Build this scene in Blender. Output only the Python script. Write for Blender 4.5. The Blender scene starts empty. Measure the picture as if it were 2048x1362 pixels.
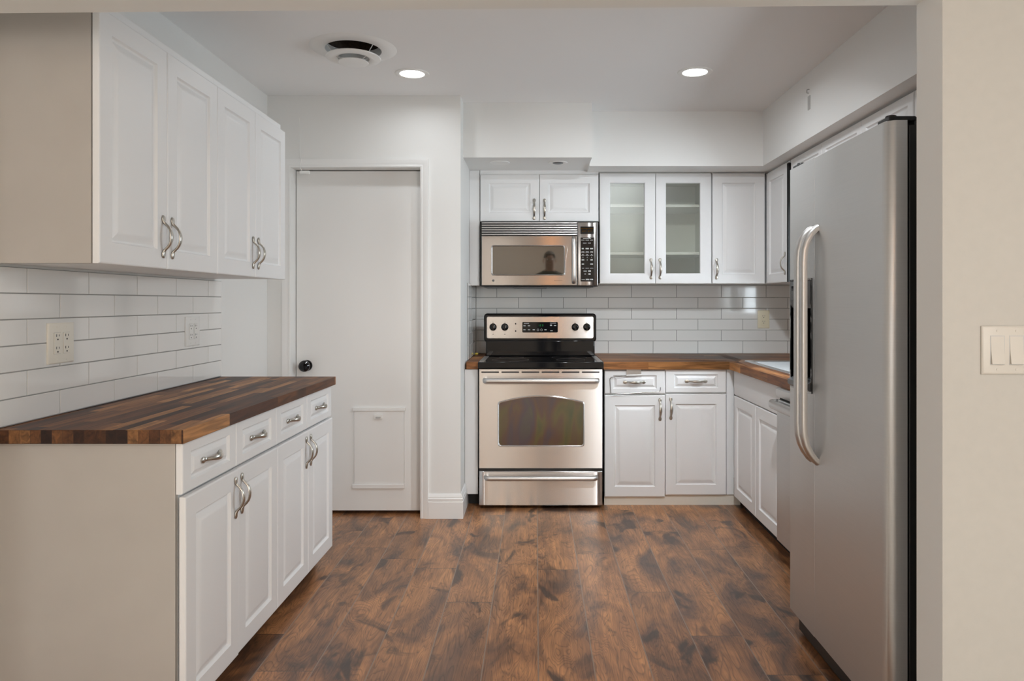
import bpy, bmesh, math, random
from mathutils import Vector, Matrix
PI = math.pi
random.seed(7)
SC = bpy.context.scene
COL = SC.collection

# ------------------------------------------------------------------ camera, light, exposure
F, VX, VY, CZ = 1460.0, 1072.0, 605.0, 1.255      # focal length and vanishing point in pixels, eye height in metres
cd = bpy.data.cameras.new('camera')
cd.sensor_width = 36.0
cd.lens = F / 2048.0 * 36.0
cd.shift_x = -(VX - 1024.0) / 2048.0
cd.shift_y = -(681.0 - VY) / 2048.0
cd.clip_start = 0.02
cam = bpy.data.objects.new('camera', cd)
cam.location = (0, 0, CZ)
cam.rotation_euler = (PI / 2, 0, 0)
COL.objects.link(cam)
SC.camera = cam

w = bpy.data.worlds.new('world')
SC.world = w
w.use_nodes = True
w.node_tree.nodes['Background'].inputs[0].default_value = (0.80, 0.86, 0.95, 1)
w.node_tree.nodes['Background'].inputs[1].default_value = 0.25

SC.view_settings.view_transform = 'Standard'
SC.view_settings.look = 'None'
SC.view_settings.gamma = 1.0
SC.view_settings.use_curve_mapping = False
SC.view_settings.exposure = 0.10
SC.cycles.use_denoising = True
SC.cycles.max_bounces = 10
SC.cycles.diffuse_bounces = 6
SC.cycles.glossy_bounces = 5
SC.cycles.transmission_bounces = 8
SC.cycles.sample_clamp_indirect = 6.0
SC.cycles.caustics_reflective = False
SC.cycles.caustics_refractive = False


def area(name, loc, target, sx, sy, power, color, spread=PI):
    l = bpy.data.lights.new(name, 'AREA')
    l.shape = 'RECTANGLE'
    l.size, l.size_y = sx, sy
    l.energy = power
    l.color = color
    l.spread = spread
    o = bpy.data.objects.new(name, l)
    o.location = loc
    d = Vector(target) - Vector(loc)
    o.rotation_euler = d.to_track_quat('-Z', 'Y').to_euler()
    COL.objects.link(o)
    return o


# added fill light from behind the camera; the rear wall has no windows
area('living_rear_fill', (-2.4, -3.55, 1.25), (-1.3, 3.0, 1.2), 1.3, 1.9, 38, (1.0, 0.98, 0.955))
area('living_rear_fill', (2.1, -3.55, 1.25), (1.2, 3.0, 1.2), 1.1, 1.9, 84, (1.0, 0.985, 0.965))
# added warm overhead fill in the living room, no fixture modelled
area('living_overhead_fill', (1.45, -0.9, 2.44), (1.45, -0.9, 0), 1.1, 1.1, 44, (1.0, 0.96, 0.92))
area('living_overhead_fill', (-0.7, -2.5, 2.44), (-0.7, -2.5, 0), 0.6, 0.6, 30, (1.0, 0.90, 0.80))
# daylight outside the window over the sink
area('sink_window_daylight', (2.10, 3.65, 1.50), (1.0, 3.65, 1.35), 1.6, 0.9, 56, (0.82, 0.91, 1.0))


# ------------------------------------------------------------------ node helpers
class NT:
    def __init__(self, name):
        self.m = bpy.data.materials.new(name)
        self.m.use_nodes = True
        self.t = self.m.node_tree
        self.t.nodes.clear()
        self.out = self.t.nodes.new('ShaderNodeOutputMaterial')

    def add(self, typ, inp=None, **props):
        n = self.t.nodes.new('ShaderNode' + typ)
        for k, v in props.items():
            setattr(n, k, v)
        for k, v in (inp or {}).items():
            s = n.inputs[k]
            if isinstance(v, bpy.types.NodeSocket):
                self.t.links.new(v, s)
            else:
                s.default_value = v
        return n

    def math(self, op, a, b=0.0, c=0.0):
        return self.add('Math', {0: a, 1: b, 2: c}, operation=op).outputs[0]

    def mix(self, f, a, b, blend='MIX'):
        n = self.add('Mix', {}, data_type='RGBA', blend_type=blend)
        for i, v in ((0, f), (6, a), (7, b)):
            if isinstance(v, bpy.types.NodeSocket):
                self.t.links.new(v, n.inputs[i])
            else:
                n.inputs[i].default_value = v
        return n.outputs[2]

    def ramp(self, f, stops, interp='LINEAR'):
        n = self.add('ValToRGB', {0: f})
        cr = n.color_ramp
        cr.interpolation = interp
        while len(cr.elements) < len(stops):
            cr.elements.new(0.5)
        for e, (p, c) in zip(cr.elements, stops):
            e.position = p
            e.color = (c[0], c[1], c[2], 1) if not isinstance(c, (int, float)) else (c, c, c, 1)
        return n.outputs[0]

    def finish(self, **kw):
        p = self.add('BsdfPrincipled', {k.replace('_', ' '): v for k, v in kw.items()})
        self.t.links.new(p.outputs[0], self.out.inputs[0])
        return self.m


def c4(c):
    return (c[0], c[1], c[2], 1.0)


def plain(name, col, rough=0.5, metal=0.0, bump=0.0, scale=60.0, var=0.0, **kw):
    n = NT(name)
    pos = n.add('NewGeometry').outputs['Position']
    nz = n.add('TexNoise', {'Vector': pos, 'Scale': scale, 'Detail': 3.0}).outputs[0]
    base = c4(col)
    if var:
        base = n.mix(n.ramp(nz, [(0.3, 0.0), (0.7, 1.0)]), c4([x * (1 - var) for x in col]), c4([min(1, x * (1 + var)) for x in col]))
    args = dict(Base_Color=base, Roughness=rough, Metallic=metal, **kw)
    if bump:
        args['Normal'] = n.add('Bump', {'Height': nz, 'Strength': bump, 'Distance': 0.002}).outputs[0]
    return n.finish(**args)


def steel(name, col, rough=0.3, aniso=0.75, rot=0.25, metal=1.0):
    n = NT(name)
    tc = n.add('TexCoord').outputs['Object']
    mp = n.add('Mapping', {'Vector': tc, 'Scale': (3.0, 3.0, 900.0)}).outputs[0]
    nz = n.add('TexNoise', {'Vector': mp, 'Scale': 1.0, 'Detail': 2.0}).outputs[0]
    base = n.mix(n.ramp(nz, [(0.3, 0.0), (0.7, 1.0)]), c4([x * 0.95 for x in col]), c4(col))
    tan = n.add('Tangent', direction_type='RADIAL', axis='Z').outputs[0]
    return n.finish(Base_Color=base, Roughness=rough, Metallic=metal, Anisotropic=aniso, Anisotropic_Rotation=rot, Tangent=tan)


def planks(n, along, across, width, length, shift=0.0, seed=3.7):
    """row / board ids of a board pattern: returns rnd value, rnd colour, joint mask"""
    row = n.math('DIVIDE', n.math('SUBTRACT', across, shift), width)
    ri = n.math('FLOOR', row)
    fr = n.math('FRACT', row)
    r1 = n.add('TexWhiteNoise', {'W': ri}, noise_dimensions='1D').outputs[0]
    u = n.math('ADD', n.math('DIVIDE', along, length), n.math('MULTIPLY', r1, 7.31))
    ui = n.math('FLOOR', u)
    fu = n.math('FRACT', u)
    vec = n.add('CombineXYZ', {0: ri, 1: ui, 2: seed}).outputs[0]
    wn = n.add('TexWhiteNoise', {'Vector': vec}, noise_dimensions='3D')
    da = n.math('MULTIPLY', n.math('MINIMUM', fr, n.math('SUBTRACT', 1.0, fr)), width)
    db = n.math('MULTIPLY', n.math('MINIMUM', fu, n.math('SUBTRACT', 1.0, fu)), length)
    return wn.outputs[0], wn.outputs[1], da, db


def floor_material():
    n = NT('hickory_laminate')
    pos = n.add('NewGeometry').outputs['Position']
    sep = n.add('SeparateXYZ', {0: pos})
    X, Y = sep.outputs[0], sep.outputs[1]
    rv, rc, da, db = planks(n, Y, X, 0.192, 1.25, 0.008)
    off = n.math('MULTIPLY', rv, 37.0)
    gv = n.add('CombineXYZ', {0: n.math('ADD', X, off), 1: n.math('MULTIPLY', Y, 0.42), 2: off}).outputs[0]
    warp = n.add('TexNoise', {'Vector': gv, 'Scale': 5.5, 'Detail': 4.5, 'Roughness': 0.58, 'Distortion': 1.0})
    big = n.ramp(warp.outputs[0], [(0.30, 0.0), (0.50, 0.5), (0.68, 1.0)])
    base = n.ramp(big, [(0.0, (0.082, 0.049, 0.036)), (0.22, (0.190, 0.090, 0.048)), (0.52, (0.380, 0.170, 0.073)), (1.0, (0.60, 0.275, 0.112))])
    # growth-ring figure: contour lines of a smooth warped field
    fld = n.add('TexNoise', {'Vector': n.add('CombineXYZ', {0: n.math('MULTIPLY', n.math('ADD', X, off), 8.5), 1: n.math('MULTIPLY', Y, 1.25), 2: off}).outputs[0], 'Scale': 1.0, 'Detail': 2.2, 'Roughness': 0.5, 'Distortion': 1.1}).outputs[0]
    ring = n.math('FRACT', n.math('MULTIPLY', fld, 27.0))
    line = n.ramp(ring, [(0.0, 0.25), (0.12, 0.60), (0.40, 1.0), (0.90, 1.0), (1.0, 0.25)])
    base = n.mix(0.62, base, n.mix(1.0, base, line, 'MULTIPLY'))
    fine = n.add('TexNoise', {'Vector': n.add('CombineXYZ', {0: n.math('MULTIPLY', n.math('ADD', X, off), 160.0), 1: n.math('MULTIPLY', Y, 7.0), 2: off}).outputs[0], 'Scale': 1.0, 'Detail': 3.0}).outputs[0]
    base = n.mix(0.55, base, n.mix(1.0, base, n.ramp(fine, [(0.3, 0.40), (0.7, 1.2)]), 'MULTIPLY'))
    kn = n.add('TexNoise', {'Vector': n.add('CombineXYZ', {0: n.math('MULTIPLY', n.math('ADD', X, off), 5.5), 1: n.math('MULTIPLY', Y, 2.8), 2: off}).outputs[0], 'Scale': 1.0, 'Detail': 4.0, 'Distortion': 1.2}).outputs[0]
    base = n.mix(n.ramp(kn, [(0.58, 0.0), (0.66, 0.85)]), base, (0.028, 0.019, 0.017, 1))
    tint = n.ramp(rv, [(0.0, 0.86), (0.5, 1.0), (1.0, 1.12)])
    base = n.mix(1.0, base, tint, 'MULTIPLY')
    ja = n.ramp(n.math('DIVIDE', da, 0.004), [(0.0, 0.0), (0.35, 0.0), (0.6, 1.0)])
    jb = n.ramp(n.math('DIVIDE', db, 0.004), [(0.0, 0.0), (0.3, 0.0), (0.55, 1.0)])
    base = n.mix(ja, (0.26, 0.19, 0.145, 1), base)
    base = n.mix(jb, (0.06, 0.035, 0.022, 1), base)
    h = n.math('ADD', n.math('MULTIPLY', line, 0.5), n.math('MULTIPLY', n.math('MULTIPLY', ja, jb), 1.2))
    nrm = n.add('Bump', {'Height': h, 'Strength': 0.16, 'Distance': 0.0015}).outputs[0]
    rg = n.math('ADD', n.math('MULTIPLY', warp.outputs[0], 0.14), 0.25)
    return n.finish(Base_Color=base, Roughness=rg, Normal=nrm, Specular_IOR_Level=0.85)


def butcher(name, axis, gain=1.0, wdt=0.037, shift=0.0, lo=0.0, length=0.43):
    n = NT(name)
    pos = n.add('NewGeometry').outputs['Position']
    sep = n.add('SeparateXYZ', {0: pos})
    X, Y, Z = sep.outputs
    along, across = (Y, X) if axis == 'Y' else (X, Y)
    rv, rc, da, db = planks(n, along, across, wdt, length, shift, 12.9 if axis == 'Y' else 3.7)
    rv = n.math('ADD', n.math('MULTIPLY', rv, 1.0 - lo), lo * 0.9)
    off = n.math('MULTIPLY', rv, 23.0)
    g = n.add('TexNoise', {'Vector': n.add('CombineXYZ', {0: n.math('MULTIPLY', n.math('ADD', across, off), 70.0), 1: n.math('MULTIPLY', along, 5.0), 2: n.math('MULTIPLY', Z, 60.0)}).outputs[0], 'Scale': 1.0, 'Detail': 4.0, 'Distortion': 0.7}).outputs[0]
    k = gain
    base = n.ramp(rv, [(0.0, (0.030 * k, 0.0095 * k, 0.0045 * k)), (0.3, (0.072 * k, 0.024 * k, 0.0085 * k)), (0.55, (0.125 * k, 0.045 * k, 0.0145 * k)), (0.78, (0.22 * k, 0.088 * k, 0.029 * k)), (1.0, (0.40 * k, 0.19 * k, 0.070 * k))])
    base = n.mix(0.8, base, n.mix(1.0, base, n.ramp(g, [(0.28, 0.30), (0.5, 0.95), (0.72, 1.55)]), 'MULTIPLY'))
    j = n.ramp(n.math('DIVIDE', n.math('MINIMUM', da, db), 0.0012), [(0.0, 0.0), (0.5, 1.0)])
    base = n.mix(j, c4((0.05 * k, 0.022 * k, 0.011 * k)), base)
    nrm = n.add('Bump', {'Height': g, 'Strength': 0.08, 'Distance': 0.001}).outputs[0]
    return n.finish(Base_Color=base, Roughness=0.46, Normal=nrm, Specular_IOR_Level=0.32)


def oven_glass():
    n = NT('oven_window_glass')
    tc = n.add('TexCoord').outputs['Object']
    mp = n.add('Mapping', {'Vector': tc, 'Scale': (9.0, 1.0, 3.0)}).outputs[0]
    nz = n.add('TexNoise', {'Vector': mp, 'Scale': 1.0, 'Detail': 2.0, 'Distortion': 0.4}).outputs[0]
    base = n.ramp(nz, [(0.25, (0.062, 0.070, 0.030)), (0.40, (0.105, 0.078, 0.030)), (0.50, (0.100, 0.055, 0.036)), (0.60, (0.076, 0.052, 0.056)), (0.75, (0.085, 0.086, 0.032))])
    return n.finish(Base_Color=base, Roughness=0.12, IOR=1.7)


def cabinet_glass():
    n = NT('textured_cabinet_glass')
    pos = n.add('NewGeometry').outputs['Position']
    nz = n.add('TexNoise', {'Vector': pos, 'Scale': 260.0, 'Detail': 2.0}).outputs[0]
    b = n.add('Bump', {'Height': nz, 'Strength': 0.25, 'Distance': 0.001}).outputs[0]
    tr = n.add('BsdfTransparent', {0: (0.91, 0.92, 0.885, 1)}).outputs[0]
    gl = n.add('BsdfGlossy', {'Color': (0.9, 0.9, 0.88, 1), 'Roughness': 0.32, 'Normal': b}).outputs[0]
    lw = n.add('LayerWeight', {'Blend': 0.3}).outputs[1]
    f = n.math('ADD', n.math('MULTIPLY', lw, 0.4), 0.07)
    sh = n.add('MixShader', {0: f, 1: tr, 2: gl}).outputs[0]
    n.t.links.new(sh, n.out.inputs[0])
    return n.m


def window_pane():
    n = NT('window_pane_glass')
    tr = n.add('BsdfTransparent', {0: (0.97, 0.98, 0.97, 1)}).outputs[0]
    gl = n.add('BsdfGlossy', {'Roughness': 0.03}).outputs[0]
    sh = n.add('MixShader', {0: 0.07, 1: tr, 2: gl}).outputs[0]
    n.t.links.new(sh, n.out.inputs[0])
    return n.m


def emit(name, col, s):
    n = NT(name)
    e = n.add('Emission', {0: c4(col), 1: s}).outputs[0]
    n.t.links.new(e, n.out.inputs[0])
    return n.m


M = dict(
    wall=plain('white_wall_paint', (0.80, 0.80, 0.785), 0.55, bump=0.10, scale=45),
    ceil=plain('ceiling_paint', (0.86, 0.86, 0.86), 0.7, bump=0.12, scale=30),
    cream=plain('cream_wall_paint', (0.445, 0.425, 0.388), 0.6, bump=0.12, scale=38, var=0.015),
    trim=plain('trim_paint', (0.84, 0.84, 0.83), 0.32, bump=0.03),
    cab=plain('white_thermofoil', (0.82, 0.825, 0.83), 0.42),
    cabin=plain('cabinet_interior', (0.86, 0.86, 0.83), 0.5),
    side=plain('dimmed_side_laminate', (0.47, 0.44, 0.405), 0.45, scale=9, var=0.02),  # whitish end panels; dim warm light is put into this beige
    kick=plain('cream_toe_board', (0.74, 0.70, 0.62), 0.5),
    tile=plain('glazed_white_tile', (0.80, 0.80, 0.785), 0.08, bump=0.02, scale=14, Coat_Weight=0.4, Coat_Roughness=0.05),
    grout=plain('grey_grout', (0.30, 0.30, 0.29), 0.9),
    steel=steel('brushed_stainless', (0.82, 0.81, 0.80), 0.25, 1.0),
    steelv=steel('fridge_stainless', (0.66, 0.66, 0.655), 0.42, 0.5, 0.0, 0.85),
    bar=plain('satin_steel_bar', (0.60, 0.585, 0.57), 0.36, 1.0),
    steelm=steel('microwave_stainless', (0.53, 0.51, 0.495), 0.22, 1.0),
    nickel=plain('brushed_nickel', (0.53, 0.50, 0.45), 0.28, 1.0),
    sink=plain('sink_stainless', (0.72, 0.73, 0.74), 0.3, 1.0),
    black=plain('black_plastic', (0.012, 0.012, 0.012), 0.38),
    gloss=plain('black_gloss_glass', (0.006, 0.006, 0.007), 0.06),
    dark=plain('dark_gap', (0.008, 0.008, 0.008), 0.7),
    darkgrey=plain('dark_grey_plastic', (0.10, 0.105, 0.11), 0.35, var=0.1, scale=80),
    mwglass=plain('microwave_window_glass', (0.022, 0.019, 0.013), 0.03, IOR=2.5),
    oven=oven_glass(),
    glass=cabinet_glass(),
    lamp=emit('lit_lamp_lens', (1.0, 0.99, 0.97), 9.0),
    green=emit('green_clock_digits', (0.03, 0.45, 0.12), 0.5),
    amber=emit('amber_display_digits', (0.35, 0.16, 0.02), 0.25),
    mark=plain('printed_legend', (0.45, 0.46, 0.46), 0.5),
    plate=plain('ivory_outlet_plastic', (0.78, 0.75, 0.67), 0.35),
    plate3=plain('yellowed_outlet_plastic', (0.84, 0.77, 0.58), 0.35),
    plate2=plain('cream_switch_plastic', (0.53, 0.50, 0.45), 0.35),
    white=plain('white_plastic', (0.82, 0.82, 0.80), 0.35),
    yellow=plain('yellow_wax', (0.75, 0.62, 0.08), 0.5),
    wirem=plain('pale_coated_wire', (0.30, 0.29, 0.28), 0.35, 0.9),
    greytag=plain('grey_adhesive', (0.45, 0.45, 0.44), 0.6),
    duct=plain('duct_inside', (0.035, 0.02, 0.012), 0.6, var=0.5, scale=90),
    floor=floor_material(),
    beigefloor=plain('pale_beige_floor', (0.66, 0.63, 0.58), 0.4, scale=6, var=0.05),
    pane=window_pane(),
    wood_l=butcher('walnut_butcher_block', 'Y', 1.12, 0.036, 0.01),
    wood_b=butcher('butcher_block_along_wall', 'X', 1.35, 0.040, 0.0, 0.5, 0.6),
    wood_e=butcher('walnut_end_grain', 'Y', 0.62, 0.031, 0.006, 0.0, 0.9),
    wood_r=butcher('butcher_block_sink_run', 'Y', 1.25, 0.040, 0.02, 0.45, 0.5),
)


# ------------------------------------------------------------------ mesh helpers
def nb():
    return bmesh.new()


def bx(bm, x0, x1, y0, y1, z0, z1, mi=0):
    v = [bm.verts.new(p) for p in ((x0, y0, z0), (x1, y0, z0), (x1, y1, z0), (x0, y1, z0), (x0, y0, z1), (x1, y0, z1), (x1, y1, z1), (x0, y1, z1))]
    for q in ((0, 3, 2, 1), (4, 5, 6, 7), (0, 1, 5, 4), (1, 2, 6, 5), (2, 3, 7, 6), (3, 0, 4, 7)):
        bm.faces.new([v[i] for i in q]).material_index = mi
    return v


def hull(bm, pts, z0, z1, mi=0):
    """vertical prism over a counter-clockwise outline"""
    a = [bm.verts.new((p[0], p[1], z0)) for p in pts]
    b = [bm.verts.new((p[0], p[1], z1)) for p in pts]
    n = len(pts)
    bm.faces.new(list(reversed(a))).material_index = mi
    bm.faces.new(b).material_index = mi
    for i in range(n):
        bm.faces.new((a[i], a[(i + 1) % n], b[(i + 1) % n], b[i])).material_index = mi


def rings(bm, loops, cap0=True, cap1=True, closed=True, mi=0):
    vs = [[bm.verts.new(p) for p in l] for l in loops]
    for a, b in zip(vs, vs[1:]):
        n = len(a)
        for i in range(n if closed else n - 1):
            j = (i + 1) % n
            try:
                bm.faces.new((a[i], a[j], b[j], b[i])).material_index = mi
            except ValueError:
                pass
    if cap0:
        bm.faces.new(list(reversed(vs[0]))).material_index = mi
    if cap1:
        bm.faces.new(vs[-1]).material_index = mi


def lathe(bm, prof, c=(0, 0, 0), axis='Z', seg=40, mi=0, cap0=False, cap1=False):
    ls = []
    for r, h in prof:
        l = []
        for k in range(seg):
            a = 2 * PI * k / seg
            p = (r * math.cos(a), r * math.sin(a), h)
            if axis == 'Y':
                p = (p[0], h, p[1])
            elif axis == 'X':
                p = (h, p[0], p[1])
            l.append((p[0] + c[0], p[1] + c[1], p[2] + c[2]))
        ls.append(l)
    rings(bm, ls, cap0, cap1, True, mi)


def sweep(bm, path, wid, thk=None, seg=12, up=(1, 0, 0), mi=0):
    """elliptical tube; wid (along `up`) and thk (the other way) may be per point"""
    n = len(path)
    P = [Vector(p) for p in path]
    if not isinstance(wid, (list, tuple)):
        wid = [wid] * n
    if thk is None:
        thk = wid
    if not isinstance(thk, (list, tuple)):
        thk = [thk] * n
    U0 = Vector(up)
    ls = []
    for i in range(n):
        t = (P[min(i + 1, n - 1)] - P[max(i - 1, 0)]).normalized()
        u = (U0 - t * U0.dot(t))
        u = u.normalized() if u.length > 1e-6 else t.orthogonal().normalized()
        v = t.cross(u)
        ls.append([P[i] + u * wid[i] * math.cos(2 * PI * k / seg) + v * thk[i] * math.sin(2 * PI * k / seg) for k in range(seg)])
    rings(bm, ls, True, True, True, mi)


def arc_pts(pts, r=0.01, n=5):
    """polyline with rounded corners"""
    P = [Vector(p) for p in pts]
    out = [P[0]]
    for a, b, c in zip(P, P[1:], P[2:]):
        d1, d2 = (a - b), (c - b)
        rr = min(r, d1.length * 0.49, d2.length * 0.49)
        p, q = b + d1.normalized() * rr, b + d2.normalized() * rr
        for k in range(n + 1):
            t = k / n
            out.append(p * (1 - t) ** 2 + b * 2 * t * (1 - t) + q * t * t)
    out.append(P[-1])
    return out


def rrect(x0, x1, z0, z1, r, n=6, arch=0.0):
    """rounded rectangle in x/z, counter-clockwise seen from -y; arch lifts the middle of the top"""
    pts = []
    for cx, cz, a0 in ((x1 - r, z0 + r, -PI / 2), (x1 - r, z1 - r, 0), (x0 + r, z1 - r, PI / 2), (x0 + r, z0 + r, PI)):
        for k in range(n + 1):
            a = a0 + PI / 2 * k / n
            pts.append((cx + r * math.cos(a), cz + r * math.sin(a)))
        if arch and a0 == 0:
            for k in range(1, 12):
                t = k / 12
                pts.append((x1 - r + (x0 - x1 + 2 * r) * t, z1 + arch * 4 * t * (1 - t)))
    return pts


def plate_y(bm, pts, y0, y1, mi=0, cham=0.0):
    """outline in x/z extruded from back y1 to front y0, front edge chamfered"""
    if cham:
        cx = sum(p[0] for p in pts) / len(pts)
        cz = sum(p[1] for p in pts) / len(pts)
        wx = max(abs(p[0] - cx) for p in pts)
        wz = max(abs(p[1] - cz) for p in pts)
        ins = [(cx + (p[0] - cx) * (1 - cham / wx), cz + (p[1] - cz) * (1 - cham / wz)) for p in pts]
        rings(bm, [[(p[0], y1, p[1]) for p in pts], [(p[0], y0 + cham, p[1]) for p in pts], [(p[0], y0, p[1]) for p in ins]], mi=mi)
    else:
        rings(bm, [[(p[0], y1, p[1]) for p in pts], [(p[0], y0, p[1]) for p in pts]], mi=mi)


def link(name, bm, mats, parent=None, bevel=0.0, ang=0.6, loc=None, rot=None):
    bmesh.ops.recalc_face_normals(bm, faces=bm.faces)
    for e in bm.edges:
        if len(e.link_faces) == 2 and e.calc_face_angle(0) > ang:
            e.smooth = False
    for f in bm.faces:
        f.smooth = True
    me = bpy.data.meshes.new(name)
    bm.to_mesh(me)
    bm.free()
    for m in (mats if isinstance(mats, (list, tuple)) else [mats]):
        me.materials.append(m)
    o = bpy.data.objects.new(name, me)
    COL.objects.link(o)
    if parent:
        o.parent = parent
    if loc:
        o.location = loc
    if rot:
        o.rotation_euler = rot
    if bevel:
        b = o.modifiers.new('edge', 'BEVEL')
        b.width = bevel
        b.segments = 2
        b.limit_method = 'ANGLE'
        b.angle_limit = 0.7
    return o


def box(name, x0, x1, y0, y1, z0, z1, mat, parent=None, bevel=0.0, **kw):
    bm = nb()
    bx(bm, x0, x1, y0, y1, z0, z1)
    return link(name, bm, mat, parent, bevel, **kw)


def tag(o, label, cat, group=None):
    o['label'] = label
    o['category'] = cat
    if group:
        o['group'] = group
    return o


def thing(name, label, cat, loc=(0, 0, 0), rotz=0.0, group=None):
    o = bpy.data.objects.new(name, None)
    o.empty_display_size = 0.05
    COL.objects.link(o)
    o.location = loc
    o.rotation_euler = (0, 0, rotz)
    return tag(o, label, cat, group)


def struct(o):
    o['kind'] = 'structure'
    return o


def px(x, D):
    return (x - VX) * D / F


def pz(y, D):
    return CZ - (y - VY) * D / F


# ------------------------------------------------------------------ the room shell
LW, RW, BW, DW = -1.564, 1.86, 5.24, 4.25     # left, right, back wall and the wall with the door
RET = -0.439                                  # return wall between door wall and back wall
CE = 2.46
struct(box('floor', -3.3, 2.8, 1.79, 5.36, -0.05, 0.0, M['floor']))
struct(box('floor_living_room', -3.3, 2.8, -3.7, 1.79, -0.05, 0.0, M['beigefloor']))

# ceiling with a round hole for the air diffuser
VC = (-0.866, 3.463)
bm = nb()
vr, hs = 0.128, 0.30
inner = [bm.verts.new((VC[0] + vr * math.cos(2 * PI * k / 48), VC[1] + vr * math.sin(2 * PI * k / 48), CE)) for k in range(48)]
outer = []
for k in range(48):
    a = 2 * PI * k / 48
    s = hs / max(abs(math.cos(a)), abs(math.sin(a)))
    outer.append(bm.verts.new((VC[0] + s * math.cos(a), VC[1] + s * math.sin(a), CE)))
for k in range(48):
    j = (k + 1) % 48
    bm.faces.new((inner[k], outer[k], outer[j], inner[j]))
for x0, x1, y0, y1 in ((-3.3, VC[0] - hs, -3.7, 5.36), (VC[0] + hs, 2.8, -3.7, 5.36), (VC[0] - hs, VC[0] + hs, -3.7, VC[1] - hs), (VC[0] - hs, VC[0] + hs, VC[1] + hs, 5.36)):
    bm.faces.new([bm.verts.new(p) for p in ((x0, y0, CE), (x0, y1, CE), (x1, y1, CE), (x1, y0, CE))])
bx(bm, -3.3, 2.8, -3.7, 5.36, CE + 0.30, CE + 0.35)
struct(link('ceiling', bm, M['ceil']))

struct(box('wall_left', LW - 0.12, LW, 1.73, 4.47, 0, CE, M['wall']))
WY0, WY1, WZ0, WZ1 = 3.02, 4.28, 1.12, 1.76      # window over the sink
bm = nb()
bx(bm, RW, RW + 0.12, 1.85, WY0, 0, CE)
bx(bm, RW, RW + 0.12, WY1, 5.36, 0, CE)
bx(bm, RW, RW + 0.12, WY0, WY1, 0, WZ0)
bx(bm, RW, RW + 0.12, WY0, WY1, WZ1, CE)
struct(link('wall_right', bm, M['wall']))
bm = nb()
bx(bm, RW + 0.05, RW + 0.09, WY0, WY0 + 0.04, WZ0, WZ1)
bx(bm, RW + 0.05, RW + 0.09, WY1 - 0.04, WY1, WZ0, WZ1)
bx(bm, RW + 0.05, RW + 0.09, WY0 + 0.04, WY1 - 0.04, WZ0, WZ0 + 0.04)
bx(bm, RW + 0.05, RW + 0.09, WY0 + 0.04, WY1 - 0.04, WZ1 - 0.04, WZ1)
bx(bm, RW + 0.05, RW + 0.09, (WY0 + WY1) / 2 - 0.02, (WY0 + WY1) / 2 + 0.02, WZ0 + 0.04, WZ1 - 0.04)
wn_ = struct(link('window_1', bm, M['trim']))
box('window_pane', RW + 0.067, RW + 0.072, WY0 + 0.03, WY1 - 0.03, WZ0 + 0.03, WZ1 - 0.03, M['pane'], wn_)
struct(box('wall_back', RET - 0.02, RW + 0.12, BW, BW + 0.12, 0, CE, M['wall']))
# door wall with its opening, and the return beside the range
OL, OR_, OH = -1.427, -0.6725, 2.041
bm = nb()
bx(bm, LW - 0.02, OL, DW, DW + 0.12, 0, CE)
bx(bm, OR_, RET, DW, DW + 0.12, 0, CE)
bx(bm, OL, OR_, DW, DW + 0.12, OH, CE)
bx(bm, RET - 0.12, RET, DW + 0.12, BW + 0.1, 0, CE)
struct(link('wall_rear_left', bm, M['wall']))
struct(box('wall_rear', LW - 0.1, RET - 0.1, 4.46, 4.5, 0, CE, M['wall']))
# partition with the wide opening the picture looks through
JX = 0.9645
bm = nb()
bx(bm, JX, 2.8, 1.732, 1.85, 0, CE)
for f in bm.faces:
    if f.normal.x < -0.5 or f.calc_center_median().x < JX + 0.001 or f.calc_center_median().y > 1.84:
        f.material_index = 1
# the header drops a little towards its left end
hv = bx(bm, -3.3, JX, 1.732, 1.85, 1.99, CE, 1)
for v in hv:
    if v.co.z < 2.2:
        v.co.z = 2.0085 + (v.co.x - JX) * 0.0088
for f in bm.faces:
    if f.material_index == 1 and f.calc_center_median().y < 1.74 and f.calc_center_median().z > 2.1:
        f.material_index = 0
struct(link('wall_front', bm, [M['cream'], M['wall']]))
# living room behind the camera
struct(box('wall_living_room', -3.3, 2.8, -3.7, -3.6, 0, CE, M['cream']))
struct(box('wall_living_left', -3.4, -3.3, -3.7, 1.85, 0, CE, M['cream']))
struct(box('wall_living_right', 2.7, 2.8, -3.7, 1.732, 0, CE, M['cream']))

# soffits
SX, SZ = 1.43, 2.115
bm = nb()
bx(bm, 0.3375, RW, 4.60, BW, SZ, CE)
bx(bm, RET, 0.3375, 4.40, BW, 2.129, CE)
bx(bm, SX, RW, 1.85, 4.60, SZ, CE)
struct(link('ceiling_soffit', bm, M['wall']))

# casing of the pantry door: stepped profile round the opening
def casing(name, o0, o1, h, wd, y, th):
    bm = nb()
    prof = [(0.0, 0.0), (0.0, th * 0.55), (wd * 0.18, th * 0.75), (wd * 0.30, th * 0.6), (wd * 0.8, th), (wd, th), (wd, 0)]
    ls = []
    for d, t in prof:
        ls.append([(o0 - d, y - t, 0.0), (o0 - d, y - t, h + d), (o1 + d, y - t, h + d), (o1 + d, y - t, 0.0)])
    rings(bm, ls, False, False, False)
    return struct(link(name, bm, M['trim']))


casing('trim_1', OL, OR_, OH, 0.047, DW, 0.016)

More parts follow.
